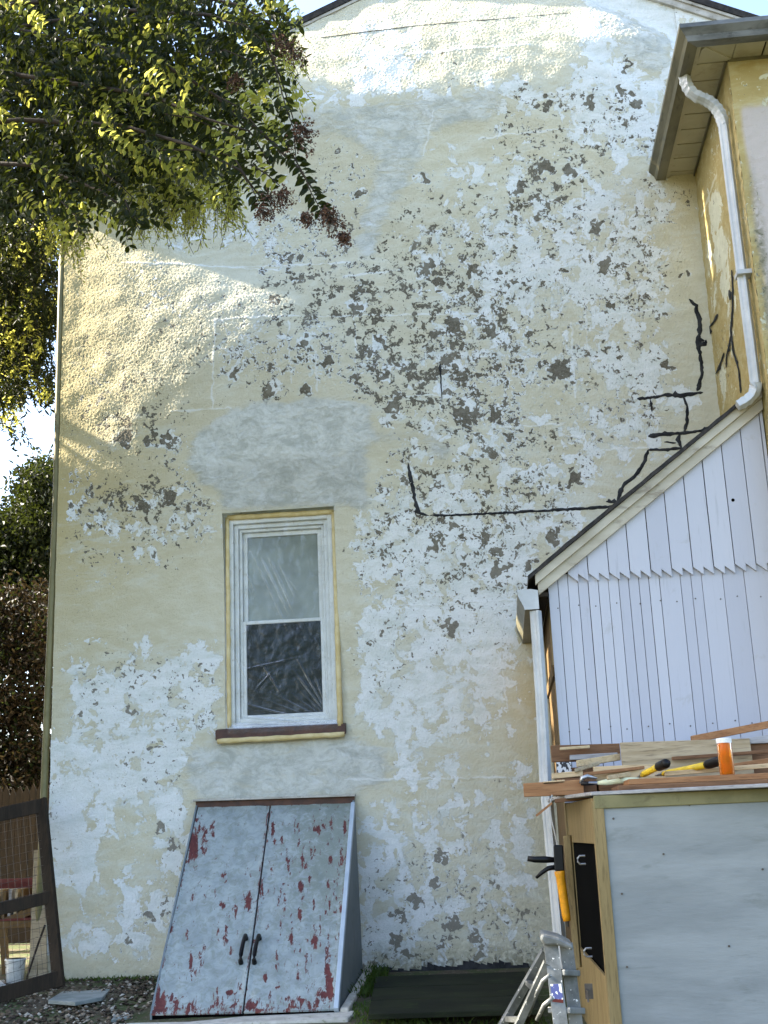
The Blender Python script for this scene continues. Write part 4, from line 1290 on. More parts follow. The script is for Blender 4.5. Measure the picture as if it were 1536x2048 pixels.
# plywood front as a gently rippled sheet
nu, nv = 70, 70
u, v = np.meshgrid(np.linspace(0, 1, nu), np.linspace(0, 1, nv))
Pp = np.stack([BX+u*1.30, np.full_like(u, BY), -0.3+v*1.37], -1)
rip = gauss_field(u.shape, 0.02, 0.03, 0.1)*0.0004
rip += blur(np.repeat(gauss_field((nv, nu), 0.02, 0.02, 0.06)[:, ::10], 10, axis=1)[:, :nu], 1)*0.0016
Pp[..., 1] -= rip
kk = np.arange(nu*nv).reshape(nv, nu)
Q = np.stack([kk[:-1, :-1], kk[:-1, 1:], kk[1:, 1:], kk[1:, :-1]], -1).reshape(-1, 4)
link('front_panel', grid_mesh('front_panel', Pp.reshape(-1, 3)-ORG[boxT], Q, {}), M_PLY, boxT, ORG[boxT])
for (sx_, sz_) in ((3.52, 0.98), (3.53, 0.62), (3.525, 0.28), (3.9, 1.03), (4.3, 1.02), (4.02, 0.36), (4.22, 0.71), (3.75, 0.80)):
    MB().tube([(sx_, BY-0.0045, sz_), (sx_, BY+0.004, sz_)], 0.0055, 8).build('screw_head', M_WIRE, boxT)
box_part('panel_core', (BX+0.004, BY+0.006, -0.3), (4.78, BY+0.02, 1.06), M_TANWOOD, boxT)
MB().prism([PY(1183, 1602, BY-0.01), PY(1190, 1602, BY-0.01)*0+PY(1183, 1602, BY-0.01)+(0.058, 0, 0), np.array((BX+0.005, BY-0.01, -0.3)), np.array((BX-0.055, BY-0.01, -0.3))], (0, 0.06, 0)).build('post', M_TANWOOD, boxT, bevel=0.003)
tb = PY(1183, 1603, BY)
TOPZ = 1.115
box_part('beam', (3.43, BY-0.012, TOPZ-0.085), (4.78, BY+0.03, TOPZ-0.02), M_OLIVE, boxT, 0.004)
box_part('post', (3.345, -1.46, -0.3), (3.395, -1.41, TOPZ-0.025), M_TANWOOD, boxT, 0.003)
MB().prism([(3.35, -1.50, -0.3), (3.43, -2.74, -0.3), (3.43, -2.74, 0.22), (3.35, -1.50, 0.28)], (0.012, 0, 0)).build('side_board', M_TANWOOD, boxT)
MB().prism([(3.35, -1.48, 0.86), (3.425, -2.75, 0.86), (3.425, -2.75, TOPZ-0.03), (3.35, -1.48, TOPZ-0.03)], (0.03, 0, 0)).build('side_board', M_TANWOOD, boxT, bevel=0.003)
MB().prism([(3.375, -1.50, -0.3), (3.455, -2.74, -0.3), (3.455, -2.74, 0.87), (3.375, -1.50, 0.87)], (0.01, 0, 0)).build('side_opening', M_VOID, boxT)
# narrow door standing ajar at the side
dq = [PY(1126, 1672, -2.2), PY(1140, 1670, -2.2), PY(1161, 1935, -2.3), PY(1148, 1940, -2.3)]
do = MB().prism(dq, (0.01, 0.03, 0)).build('side_door', M_TANWOOD, boxT, bevel=0.003)
for (hx, hy) in ((1163, 1720), (1176, 1905)):
    c_ = PY(hx, hy, -2.62)
    MB().tube([c_+(0.02, 0, .02), c_+(-0.008, 0, .02), c_+(-0.02, 0, 0.008), c_+(-0.02, 0, -.008), c_+(-0.008, 0, -.02), c_+(0.02, 0, -.02)], 0.005, 6).build('hook', M_STEEL, do)
lat = PY(1178, 1980, -2.76)
MB().box(lat+(-0.02, -0.012, -0.04), lat+(0.018, 0.0, 0.03)).tube([lat+(-.01, -.012, .0), lat+(-.01, -.04, .0), lat+(-.01, -.04, -.05)], 0.006, 6).build('latch', M_WIRE, boxT)
# shelf top, edge worn to grey
Zs = TOPZ
MB().prism([(3.24, -1.46, Zs-0.018), (3.25, -2.0, Zs-0.018), (3.42, -2.80, Zs-0.018), (4.80, -3.02, Zs-0.018), (4.80, -1.46, Zs-0.018)], (0, 0, 0.018)).build('shelf_top', M_GREYWOOD, boxT, bevel=0.003)


def plank(pa, pb, Y, hpx, depth, mat, label, name='scrap_board', Yb=None, tilt=0.0, grp='scrap boards on the shelf', zb=None):
    """a board whose lower long edge runs between two photo points"""
    Yb = Y if Yb is None else Yb
    a, b = PY(pa[0], pa[1], Y), PY(pb[0], pb[1], Yb)
    sc = (Y-CAM[1])*1.06/FPX
    h = hpx*sc
    ta, tb_ = a+(0, tilt, h), b+(0, tilt, h)
    if zb is not None:
        a[2] = b[2] = zb
    o = MB().prism([a, b, tb_, ta], (0, depth, 0)).build(name, mat, None, bevel=0.003)
    return tag(o, label, 'board', grp)


plank((1104, 1524), (1242, 1520), -1.85, 30, 0.06, M_LUMBERDARK, 'dark brown stud end at the back left of the shelf')
plank((1140, 1520), (1236, 1515), -1.92, 9, 0.05, M_GREYWOOD, 'thin grey batten over the dark brown stud')
plank((1245, 1530), (1506, 1522), -2.05, 41, 0.03, M_WEATHERED, 'wide weathered knotty board standing on edge behind the orange bottle', tilt=0.02, zb=1.173)
plank((1384, 1486), (1560, 1452), -1.80, 13, 0.04, M_LUMBERRED, 'long batten rising to the right above the weathered board', Yb=-1.9)
plank((1480, 1505), (1570, 1492), -1.9, 24, 0.05, M_GREYWOOD, 'grey board end at the right edge under the rising batten', zb=1.173)
plank((1154, 1534), (1242, 1520), -2.1, 12, 0.05, M_LUMBER, 'pale split wedge of wood lying on the left pile', Yb=-1.98)
plank((1188, 1550), (1330, 1544), -2.2, 15, 0.05, M_LUMBER, 'pale square batten in the middle of the shelf', zb=1.173)
plank((1104, 1558), (1166, 1552), -2.2, 10, 0.06, M_LUMBER, 'short pale offcut at the left front of the shelf')
plank((1048, 1588), (1168, 1580), -2.3, 19, 0.05, M_LUMBERRED, 'brown board jutting out past the left end of the shelf', zb=1.116)
plank((1086, 1570), (1130, 1566), -2.3, 6, 0.04, M_LUMBER, 'pale lath resting on the jutting brown board')
plank((1110, 1606), (1180, 1598), -2.3, 7, 0.05, M_LUMBERDARK, 'dark strip hanging under the left end of the shelf')


def flat_board(lo, hi, mat, label):
    tag(MB().box(lo, hi).build('scrap_board', mat, None, bevel=0.003), label, 'board', 'scrap boards on the shelf')


flat_board((3.56, -2.74, 1.117), (4.78, -2.30, 1.142), M_LUMBERDARK, 'dark plank lying flat along the shelf front')
flat_board((3.62, -2.72, 1.143), (4.78, -2.34, 1.172), M_LUMBERRED, 'reddish plank on top of the flat dark one, under the bottle')
flat_board((3.50, -2.29, 1.117), (4.78, -1.70, 1.172), M_LUMBERDARK, 'thick dark plank lying flat under the weathered board')
flat_board((3.28, -2.26, 1.117), (3.49, -1.95, 1.205), M_LUMBERDARK, 'dark block under the short pale offcut')
flat_board((3.30, -1.90, 1.117), (3.66, -1.60, 1.279), M_LUMBERDARK, 'dark block under the brown stud end')
flat_board((3.95, -2.02, 1.36), (4.78, -1.74, 1.385), M_GREYWOOD, 'grey flat board under the rising batten')
flat_board((4.10, -2.00, 1.173), (4.70, -1.78, 1.359), M_LUMBERDARK, 'dark block behind the weathered board')
plank((1330, 1552), (1560, 1534), -2.45, 8, 0.03, M_LUMBER, 'thin pale strip in front of the weathered board', Yb=-2.5)
for k, (pa_, pb_, Y_, Yb_, h_, m_, lb_) in enumerate([
        ((1150, 1545), (1200, 1530), -2.24, -2.1, 7, M_WEATHERED, 'thin weathered stick slanting up over the left pile'),
        ((1168, 1552), (1290, 1538), -2.28, -2.2, 6, M_LUMBERRED, 'narrow reddish lath slanting across the pale batten'),
        ((1215, 1560), (1262, 1552), -2.5, -2.4, 8, M_LUMBER, 'short pale block end in front of the pale batten'),
        ((1345, 1520), (1540, 1506), -2.09, -2.1, 6, M_LUMBERDARK, 'dark lath lying against the weathered board'),
        ((1470, 1540), (1560, 1526), -2.3, -2.25, 12, M_LUMBERRED, 'reddish block right of the orange bottle'),
        ((1120, 1500), (1180, 1496), -1.95, -1.9, 5, M_LUMBER, 'thin pale strip on top of the dark stud end')]):
    plank(pa_, pb_, Y_, h_, 0.035, m_, lb_, Yb=Yb_)
# small printed carton
M_CARTON = NT('printed_carton')
_n = M_CARTON.noise(55, 1, 0.5, stretch=(1, 1, 1))
M_CARTON.color(M_CARTON.mix(M_CARTON.ramp(_n, 0.48, 0.52), (0.02, 0.02, 0.022), (0.55, 0.56, 0.56)), 0.5)
a = PY(1114, 1548, -2.0)
tag(MB().box(a, a+(0.085, 0.06, 0.065)).build('carton', M_CARTON.m, None, bevel=0.003), 'small black and white printed carton under the dark stud end', 'carton')
# orange bottle
amber = NT('amber_plastic')
amber.color((0.85, 0.26, 0.02), 0.12, 0, 0.5)
amber.b.inputs['Transmission Weight'].default_value = 0.65
amber.b.inputs['IOR'].default_value = 1.25
bt = PY(1455, 1551, -2.62)
bt[2] = 1.173
bot = thing('orange_bottle', tuple(bt), 'translucent orange bottle with white cap standing at the shelf edge', 'bottle')
r_ = 0.038
MB().lathe(bt, [(r_*0.9, 0), (r_, 0.006), (r_, 0.160), (r_*0.96, 0.172), (r_*0.92, 0.172), (r_*0.92, 0.01), (0.001, 0.008)], n=24).build('body', amber.m, bot, smooth=True)
MB().lathe(bt, [(r_*0.86, 0.014), (r_*0.88, 0.05), (0.001, 0.055)], n=16).build('contents', M_ORANGE, bot, smooth=True)
MB().lathe(bt, [(r_*1.03, 0.162), (r_*1.05, 0.165), (r_*1.05, 0.184), (r_*0.98, 0.187), (0.001, 0.187)], n=24).build('cap', M_WHITEPL, bot)


def tool(pa, pm, pb, Ya, Ym, Yb, label):
    a, m, b = PY(*pa, Ya), PY(*pm, Ym), PY(*pb, Yb)
    o = thing('scraper', tuple(a), label, 'scraper', 'scrapers on the shelf')
    d_ = (m-a)/np.linalg.norm(m-a)
    MB().tube([a-d_*0.05, a], [0.004, 0.012], 6).build('shank', M_STEEL, o)
    MB().tube([a, a+(m-a)*0.15, a+(m-a)*0.6, m], [0.013, 0.018, 0.017, 0.019], 8).build('handle', M_YELLOW, o, smooth=True)
    MB().tube([m, m+(b-m)*0.12, m+(b-m)*0.85, b], [0.020, 0.025, 0.026, 0.020], 12).build('grip', M_BLACK, o, smooth=True)


tool((1284, 1550), (1316, 1534), (1334, 1526), -2.3, -2.45, -2.60, 'shorter yellow scraper with black grip pointing towards the viewer')
tool((1326, 1548), (1412, 1530), (1458, 1517), -2.32, -2.5, -2.64, 'longer yellow scraper with black grip reaching to the orange bottle')
a, b = PY(1196, 1566, -2.35), PY(1278, 1558, -2.45)
kn = thing('utility_knife', tuple(a), 'pale green handled knife at the left front of the shelf', 'knife')
MB().tube([a, a+(b-a)*0.2, a+(b-a)*0.7, b], [0.010, 0.017, 0.016, 0.008], 8).build('handle', M_PALEGREEN, kn, smooth=True)
MB().tube([a, a+(-0.05, 0, 0.004)], [0.008, 0.005], 6).build('blade', M_STEEL, kn)
c_ = PY(1176, 1562, -2.32)
pl = thing('pliers', tuple(c_), 'dark steel pliers beside the pale green knife', 'pliers')
MB().tube([c_+(-0.04, 0, -.012), c_+(-0.03, 0, .018), c_+(0.0, 0, .026), c_+(0.05, 0, .012)], [0.010, 0.013, 0.012, 0.005], 8).build('jaw', M_STEEL, pl, smooth=True)
MB().tube([c_+(-0.04, -.01, -.012), c_+(0.02, -.012, -.014), c_+(0.07, -.012, -.008)], [0.011, 0.011, 0.008], 8).build('handle', M_BLACK, pl, smooth=True)
# wire and stick that hang at the box corner
w0 = PY(1104, 1590, -2.3)
tag(MB().tube([w0, PY(1100, 1612, -2.32), PY(1103, 1640, -2.33), PY(1110, 1668, -2.34), PY(1115, 1692, -2.34)], 0.004, 6).build('hanging_wire', M_TRIM, None), 'thin pale wire hanging from the shelf end above the caulking gun', 'wire')
tag(MB().bar(PY(1072, 1632, -2.32), PY(1104, 1606, -2.32), 0.012, 0.012).build('red_stick', M_LUMBERRED, None), 'short reddish stick poking out under the shelf end', 'stick')

# caulking gun hanging by the box
GYc = -2.36
cg = thing('caulking_gun', tuple(PY(1122, 1840, GYc)), 'orange caulking gun with black handle hanging beside the box door', 'caulking gun')
a, b = PY(1119, 1742, GYc), PY(1134, 1842, GYc)
d_ = (b-a)/np.linalg.norm(b-a)
sd = np.array((1.0, 0, 0.1))
MB().tube([a, a+d_*0.012, a+d_*0.03, b-d_*0.03, b], [0.028, 0.029, 0.025, 0.023, 0.02], 14).build('barrel', M_ORANGE, cg, smooth=True)
MB().tube([b, b+d_*0.03], [0.012, 0.005], 8).build('nozzle', M_WIRE, cg)
MB().prism([PY(1107, 1690, GYc-0.02), PY(1126, 1690, GYc-0.02), PY(1129, 1742, GYc-0.02), PY(1109, 1742, GYc-0.02)], (0, 0.04, 0)).build('body', M_BLACK, cg, bevel=0.006)
MB().tube([PY(1110, 1720, GYc), PY(1090, 1719, GYc), PY(1070, 1719, GYc), PY(1055, 1717, GYc)], [0.014, 0.018, 0.017, 0.014], 8).build('handle', M_BLACK, cg, smooth=True)
MB().tube([PY(1112, 1734, GYc), PY(1096, 1737, GYc), PY(1084, 1745, GYc), PY(1072, 1756, GYc)], [0.014, 0.013, 0.011, 0.008], 8).build('trigger', M_BLACK, cg, smooth=True)

# ------------------------------------------------------------------ aluminium stepladder
LY = -4.2
lad = thing('stepladder', tuple(PY(1080, 2048, LY)), 'paint spattered aluminium stepladder leaning beside the storage box', 'ladder')
M_ALUS = NT('spattered_aluminium')
_n = M_ALUS.noise(10, 7, 0.65)
_m = M_ALUS.noise(60, 3, 0.5)
_c = M_ALUS.mix(M_ALUS.ramp(_n, 0.35, 0.65), (0.085, 0.09, 0.085), (0.19, 0.195, 0.185))
_c = M_ALUS.mix(M_ALUS.ramp(_m, 0.66, 0.70), _c, (0.65, 0.64, 0.60))
M_ALUS.color(_c, 0.45, 0.35)


def rail(pa, pb, Ya, Yb, w, h, ext=1.0):
    a, b = PY(*pa, Ya), PY(*pb, Yb)
    b = a+(b-a)*ext
    t = (b-a)/np.linalg.norm(b-a)
    sd_ = np.array((1.0, 0, 0))-t*t[0]
    sd_ /= np.linalg.norm(sd_)
    n_ = np.cross(sd_, t)
    C_ = [(-1, -1), (1, -1), (1, 1), (0.7, 1), (0.7, -0.6), (-0.7, -0.6), (-0.7, 1), (-1, 1)]
    vs = [p+sd_*i*w/2+n_*j*h/2*(1 if n_[1] > 0 else -1) for p in (a, b) for i, j in C_]
    m_ = len(C_)
    return MB().add(vs, [(i, (i+1) % m_, m_+(i+1) % m_, m_+i) for i in range(m_)]+[tuple(range(m_-1, -1, -1)), tuple(range(m_, 2*m_))]).build('rail', M_ALUS.m, lad), a, b


GZL = gz(LY)
r1, a1, b1 = rail((1101, 1884), (1121, 2048), LY-0.10, LY-0.16, 0.052, 0.03, 1.35)
r2, a2, b2 = rail((1132, 1886), (1152, 2048), LY+0.02, LY-0.02, 0.05, 0.03, 1.35)
r3, a3, b3 = rail((1090, 1902), (1004, 2052), LY-0.02, LY+0.12, 0.026, 0.03, 1.45)
r4, a4, b4 = rail((1094, 1925), (1036, 2052), LY-0.12, LY-0.05, 0.026, 0.03, 1.45)
tc = (a1+a2)/2
MB().prism([PY(1080, 1880, LY-0.16), PY(1084, 1868, LY-0.16), PY(1118, 1876, LY-0.16), PY(1146, 1890, LY-0.16), PY(1146, 1902, LY-0.16), PY(1112, 1890, LY-0.16), PY(1090, 1892, LY-0.16)], (0, 0.24, 0)).build('top_cap', M_ALUS.m, lad, bevel=0.008)
for t_ in (0.28, 0.62, 0.95):
    p, q_ = a1+(b1-a1)*t_, a2+(b2-a2)*t_
    MB().bar(p, q_, 0.09, 0.022).build('step', M_ALUS.m, lad, bevel=0.004)
    p, q_ = a3+(b3-a3)*t_, a4+(b4-a4)*t_
    MB().bar(p, q_, 0.022, 0.02).build('rear_brace', M_ALUS.m, lad)
MB().tube([PY(1100, 1950, LY-0.14), PY(1085, 1962, LY-0.12), PY(1072, 1990, LY-0.1), PY(1056, 2030, LY-0.05)], 0.008, 8).build('spreader', M_ALUS.m, lad, smooth=True)
MB().tube([PY(1106, 1995, LY-0.16), PY(1088, 2010, LY-0.14), PY(1074, 2040, LY-0.1)], 0.008, 8).build('spreader', M_ALUS.m, lad, smooth=True)
M_LABEL = NT('ladder_label')
_c = M_LABEL.mix(M_LABEL.ramp(M_LABEL.noise(60, 2, 0.5, stretch=(1, 1, 0.5)), 0.5, 0.53), (0.62, 0.63, 0.64), (0.06, 0.07, 0.20))
M_LABEL.color(_c, 0.4)
la, lb = a1+(b1-a1)*0.38, a1+(b1-a1)*0.52
nrmL = np.array((0, -0.018, 0))
lbm = MB().prism([la+(-.02, 0, 0)+nrmL, la+(.02, 0, 0)+nrmL, lb+(.02, 0, 0)+nrmL, lb+(-.02, 0, 0)+nrmL], (0, 0.002, 0)).build('label_sticker', M_LABEL.m, lad)
MB().prism([lb+(-.02, -.001, .004)+nrmL, lb+(.02, -.001, .0)+nrmL, lb+(.02, -.001, -.012)+nrmL, lb+(-.02, -.001, -.006)+nrmL], (0, 0.002, 0)).build('red_stripe', M_RED, lad)

# ------------------------------------------------------------------ wire mesh gate leaning at the left corner
gate = thing('mesh_gate', (-0.6, -0.45, gz(-0.45)), 'old dark wooden gate frame with wire mesh leaning at the house corner', 'gate')
gT, gB = PY(82, 1598, -0.30), PY(118, 1975, -0.62)
lT, lB = PY(-150, 1648, -0.62), PY(-150, 2052, -1.0)


def gbar(a, b, w, nm):
    MB().bar(a, b, 0.035, w, np.cross(b-a, np.array((0.25, 1.0, 0.1)))).build(nm, M_DARKWOOD, gate, bevel=0.004)


gbar(gT, gB, 0.085, 'stile')
gbar(lT, lB, 0.085, 'stile')
gv = (gB-gT)/np.linalg.norm(gB-gT)
lv = (lB-lT)/np.linalg.norm(lB-lT)
gbar(lT+lv*0.05, gT+gv*0.05, 0.10, 'rail')
gbar(lB-lv*0.06, gB-gv*0.06, 0.10, 'rail')
gbar(lT+lv*0.72, gT+gv*0.72, 0.085, 'rail')
mb = MB()
for k in range(1, 18):
    t_ = k/18
    mb.tube([lT+(gT-lT)*t_, lB+(gB-lB)*t_], 0.0013, 4, cap=False)
for k in range(1, 22):
    t_ = k/22
    mb.tube([lT+(lB-lT)*t_, gT+(gB-gT)*t_], 0.0013, 4, cap=False)
mb.build('wire_mesh', M_WIRE, gate)

# things kept behind the gate
bench = thing('work_bench', (-1.0, 0.55, gz(0)), 'small pale wooden bench behind the mesh gate', 'bench')
BYY = 0.5
z_b = PY(30, 1848, BYY)[2]
box_part('bench_top', (-1.6, BYY, z_b-0.03), (-0.62, BYY+0.4, z_b+0.02), M_BROWNWOOD, bench, 0.004)
for xl in (-1.5, -0.98, -0.70):
    MB().bar((xl, BYY+0.03, z_b-0.02), (xl+(-0.05 if xl > -0.8 else 0.03), BYY+0.05, 0.0), 0.05, 0.04, (0, 1, 0)).build('leg', M_BROWNWOOD, bench)
MB().bar((-1.5, BYY+0.06, 0.25), (-0.70, BYY+0.06, 0.5), 0.03, 0.05).build('brace', M_BROWNWOOD, bench)
crate = thing('red_crate', (-1.0, BYY+0.2, z_b+0.02), 'red crate of upright files on the bench behind the gate', 'crate')
box_part('back_panel', (-1.55, BYY+0.3, z_b+0.02), (-0.66, BYY+0.32, z_b+0.33), M_RED, crate)
box_part('bottom_panel', (-1.55, BYY+0.04, z_b+0.022), (-0.66, BYY+0.299, z_b+0.04), M_RED, crate)
box_part('top_rail', (-1.55, BYY+0.02, z_b+0.31), (-0.66, BYY+0.05, z_b+0.34), M_RED, crate)
box_part('side_panel', (-0.72, BYY+0.051, z_b+0.041), (-0.70, BYY+0.299, z_b+0.33), M_RED, crate)
for k in range(9):
    m_ = (M_GREYWOOD, M_WEATHERED, M_BROWNWOOD)[k % 3]
    x_ = -1.25+k*0.048
    fl_ = ('grey', 'pale tan', 'brown')[k % 3]
    tag(MB().prism([(x_, BYY+0.06, z_b+0.042), (x_+0.022, BYY+0.06, z_b+0.042), (x_+0.032, BYY+0.06, z_b+0.26), (x_+0.01, BYY+0.06, z_b+0.26)], (0, 0.2, 0)).build('file_folder', m_, None),
        ('leftmost', 'second', 'third', 'fourth', 'middle', 'sixth', 'seventh', 'eighth', 'rightmost')[k]+' file from the left, '+fl_+', upright in the red crate behind the gate', 'file', 'files in the red crate')
for k, (xa, ya, xb, yb, w) in enumerate([(76, 1700, 66, 1960, 0.06), (80, 1702, 86, 1958, 0.07)]):
    a, b = PY(xa, ya, 0.10), PY(xb, yb, -0.06)
    b[2] = gz(-0.06)
    tag(MB().bar(a, b, w, 0.018, (0, 1, 0)).build('leaning_plank', M_WEATHERED, None, bevel=0.003), ('left' if k == 0 else 'right')+' one of two pale planks leaning at the house corner behind the gate', 'plank', 'planks behind the gate')
bk = np.array((-0.62, -0.10, gz(-0.1)+0.012))
bucket = thing('white_bucket', tuple(bk), 'white plastic bucket on the ground behind the mesh gate', 'bucket')
MB().lathe(bk, [(0.055, 0), (0.06, 0.004), (0.072, 0.15), (0.076, 0.155), (0.076, 0.165), (0.069, 0.165), (0.056, 0.01), (0.001, 0.008)], n=18).build('pail', M_WHITEPL, bucket, smooth=True)
MB().tube([bk+(0.074*math.cos(t_), -0.05*math.sin(t_)-0.01, 0.155-0.07*math.sin(t_)) for t_ in np.linspace(0, math.pi, 9)], 0.002, 5).build('bail', M_WIRE, bucket)
dc = bk+np.array((-0.20, -0.12, -0.01))
mb = MB()
nr_ = 14
vs = [dc+(0, 0, 0.11)]
for j, (rr_, hh_) in enumerate(((0.08, 0.075), (0.16, 0.0))):
    for i in range(nr_):
        g_ = 2*math.pi*i/nr_
        vs.append(dc+np.array((rr_*math.cos(g_)*random.uniform(.85, 1.15), rr_*math.sin(g_)*random.uniform(.85, 1.15), hh_*random.uniform(.8, 1.2))))
fs = [(0, 1+i, 1+(i+1) % nr_) for i in range(nr_)]+[(1+i, 1+nr_+i, 1+nr_+(i+1) % nr_, 1+(i+1) % nr_) for i in range(nr_)]
tag(mb.add(vs, fs).build('dust_sheet', M_WHITEPL, None, smooth=True), 'crumpled white dust sheet beside the white bucket', 'dust sheet')
tag(MB().tube([PY(90, 1850, -0.15), PY(72, 1900, -0.2), PY(52, 1962, -0.3)], 0.008, 6).build('dark_stick', M_DARKWOOD, None), 'thin dark stick leaning over the white bucket', 'stick')

# ------------------------------------------------------------------ picket fence far left
fence = thing('picket_fence', (-3.0, 3.5, gz(0)), 'dark wooden picket fence behind the mesh gate', 'fence')
pk = MB()
ftop = PY(45, 1572, 3.5)[2]
for k in range(64):
    x_ = -4.9+k*0.0735
    if x_ > -0.75:
        break
    h_ = ftop+random.uniform(-0.02, 0.02)
    MB().prism([(x_, 3.5, 0.03), (x_+0.07, 3.5, 0.03), (x_+0.07, 3.5, h_-0.07), (x_+0.035, 3.5, h_), (x_, 3.5, h_-0.07)], (0, 0.02, 0)).build('picket', M_DARKWOOD, fence)
for z_ in (0.4, ftop-0.35):
    box_part('fence_rail', (-5, 3.522, z_), (-0.7, 3.56, z_+0.09), M_DARKWOOD, fence)

# ------------------------------------------------------------------ foliage
M_LEAF = leafmat('crape_leaf', (0.003, 0.006, 0.002), (0.011, 0.018, 0.004), (0.13, 0.16, 0.014), 0.24, 0.45)
M_LEAFY = leafmat('sunlit_leaf', (0.14, 0.18, 0.03), (0.26, 0.28, 0.06), (0.75, 0.72, 0.14), 0.55, 0.4)  # leaves in the sun: their yellow glow is put into the colour
M_LEAFD = leafmat('dark_leaf', (0.004, 0.007, 0.003), (0.012, 0.019, 0.005), (0.05, 0.065, 0.008), 0.25, 0.45)
M_LEAFA = leafmat('autumn_leaf', (0.008, 0.006, 0.003), (0.024, 0.015, 0.007), (0.05, 0.035, 0.012), 0.2, 0.5)
M_BARK = paint('bark', (0.022, 0.016, 0.011), (0.05, 0.036, 0.025), 0.9, 8, bumpd=0.006, stretch=(1, 1, 0.3))
M_BLOOM = leafmat('faded_bloom', (0.030, 0.014, 0.011), (0.17, 0.10, 0.07), (0.26, 0.15, 0.09), 0.3, 0.6)


class Leaves:
    def __init__(s):
        s.v, s.f, s.n = [], [], 0

    def add(s, p, d, nrm_, L, w, fold=0.25):
        d = d/np.linalg.norm(d)
        sd_ = np.cross(d, nrm_)
        sd_ /= np.linalg.norm(sd_)+1e-9
        n_ = np.cross(sd_, d)
        s.v += [p, p+d*L*0.35+sd_*w/2+n_*w*fold, p+d*L*0.7+sd_*w*0.4+n_*w*fold*0.8, p+d*L-n_*L*0.08, p+d*L*0.7-sd_*w*0.4+n_*w*fold*0.8, p+d*L*0.35-sd_*w/2+n_*w*fold]
        k_ = s.n
        s.f += [(k_, k_+1, k_+2, k_+3), (k_, k_+3, k_+4, k_+5)]
        s.n += 6

    def build(s, name, mat, parent):
        V = np.array(s.v)-ORG[parent]
        me_ = bpy.data.meshes.new(name)
        me_.from_pydata(V.tolist(), [], s.f)
        return link(name, me_, mat, parent, ORG[parent])


def rv(s_=1.0):
    return np.array((random.gauss(0, 1), random.gauss(0, 1), random.gauss(0, 1)))*s_


tree = thing('crape_myrtle', (-3.2, -2.6, gz(-2.6)), 'leafy tree with faded flower clusters hanging in from the upper left', 'tree')
TC = np.array((-3.2, -2.6, gz(-2.6)))
for k in range(4):
    g_ = k*1.7+0.4
    top = TC+np.array((math.cos(g_)*1.0, math.sin(g_)*0.6, 6.5))
    MB().tube([TC+np.array((math.cos(g_)*0.12, math.sin(g_)*0.12, -0.05)), TC+np.array((math.cos(g_)*0.3, math.sin(g_)*0.3, 1.8)), TC+np.array((math.cos(g_)*0.6, math.sin(g_)*0.5, 4.0)), top], [0.09, 0.07, 0.05, 0.02], 8).build('trunk', M_BARK, tree, smooth=True)
# unseen main crown, added out to the left to shade the yard
cr_ = Leaves()
for _ in range(56000):
    while True:
        p = np.array((random.uniform(-1, 1), random.uniform(-1, 1), random.uniform(-1, 1)))
        if (p**6).sum() < 1:
            break
    p = p*np.array((1.9, 2.25, 6.6))+np.array((-4.9, -2.62, 8.2))
    if p[1] < -3.8 and random.random() < 0.9:
        continue
    if random.random() < 0.27:  # leaf volumes added to keep the sun off the cellar doors and wing
        p = np.array((random.uniform(-6.6, -3.2), random.uniform(-0.45, 1.3), random.uniform(1.4, 6.6)))
        if random.random() < 0.12:
            p = np.array((random.uniform(-5.3, -4.5), random.uniform(-0.5, -0.14), random.uniform(11.6, 13.3)))
        elif random.random() < 0.25:
            p = np.array((random.uniform(-5.2, -4.6), random.uniform(-0.45, 0.55), random.uniform(10.7, 11.7)))
    L_ = random.uniform(0.16, 0.25)
    cr_.add(p, rv()+np.array((0, 0, -0.4)), rv(), L_, L_*0.6)
cr_.build('crown', M_LEAFD, tree)
# the limbs that reach into view
YT = -4.2
limbs = [[(-260, 60), (-60, 40), (180, 90), (330, 130), (430, 190), (505, 270), (540, 330)], [(-260, 160), (0, 60), (250, 20), (420, 30), (520, 70), (560, 150), (590, 250)],
         [(-200, 260), (40, 240), (240, 250), (380, 290), (480, 340), (525, 400)], [(-200, 320), (60, 330), (200, 380), (290, 450)], [(430, 190), (540, 280), (600, 340), (640, 400)],
         [(-150, 120), (100, 160), (300, 190), (420, 240), (500, 262)], [(-200, 30), (120, 0), (340, -20), (480, 10), (560, 60)]]
LIMB3 = []
for i, l_ in enumerate(limbs):
    P3 = [PY(x_, y_, YT+0.25*math.sin(i*2.1)+0.1*math.sin(j*1.3)) for j, (x_, y_) in enumerate(l_)]
    LIMB3.append(P3)
    MB().tube(P3, list(np.linspace(0.014, 0.003, len(P3))), 6).build('branch', M_BARK, tree, smooth=True)
crown2, crownY, crownD = Leaves(), Leaves(), Leaves()


def along(P3, t_):
    u_ = t_*(len(P3)-1)
    i = min(int(u_), len(P3)-2)
    return P3[i]+(P3[i+1]-P3[i])*(u_-i), P3[i+1]-P3[i]


def spray(p0_, p1_, n_, L, tgt):
    """a twig with leaves in two ranks"""
    d_ = (p1_-p0_)
    ln_ = np.linalg.norm(d_)
    d_ = d_/ln_
    side = np.cross(d_, np.array((0.2, 1, 0.1)))
    side /= np.linalg.norm(side)
    for k in range(n_):
        t_ = (k+0.5)/n_
        p = p0_+(p1_-p0_)*t_+np.array((0, 0, -0.03*t_*t_))
        for sg_ in (-1, 1):
            dd = side*sg_+d_*0.55+rv(0.22)
            tgt.add(p, dd, np.array((0, -1.0, 0.6))+rv(0.5), L*random.uniform(0.75, 1.1), L*random.uniform(0.45, 0.6))


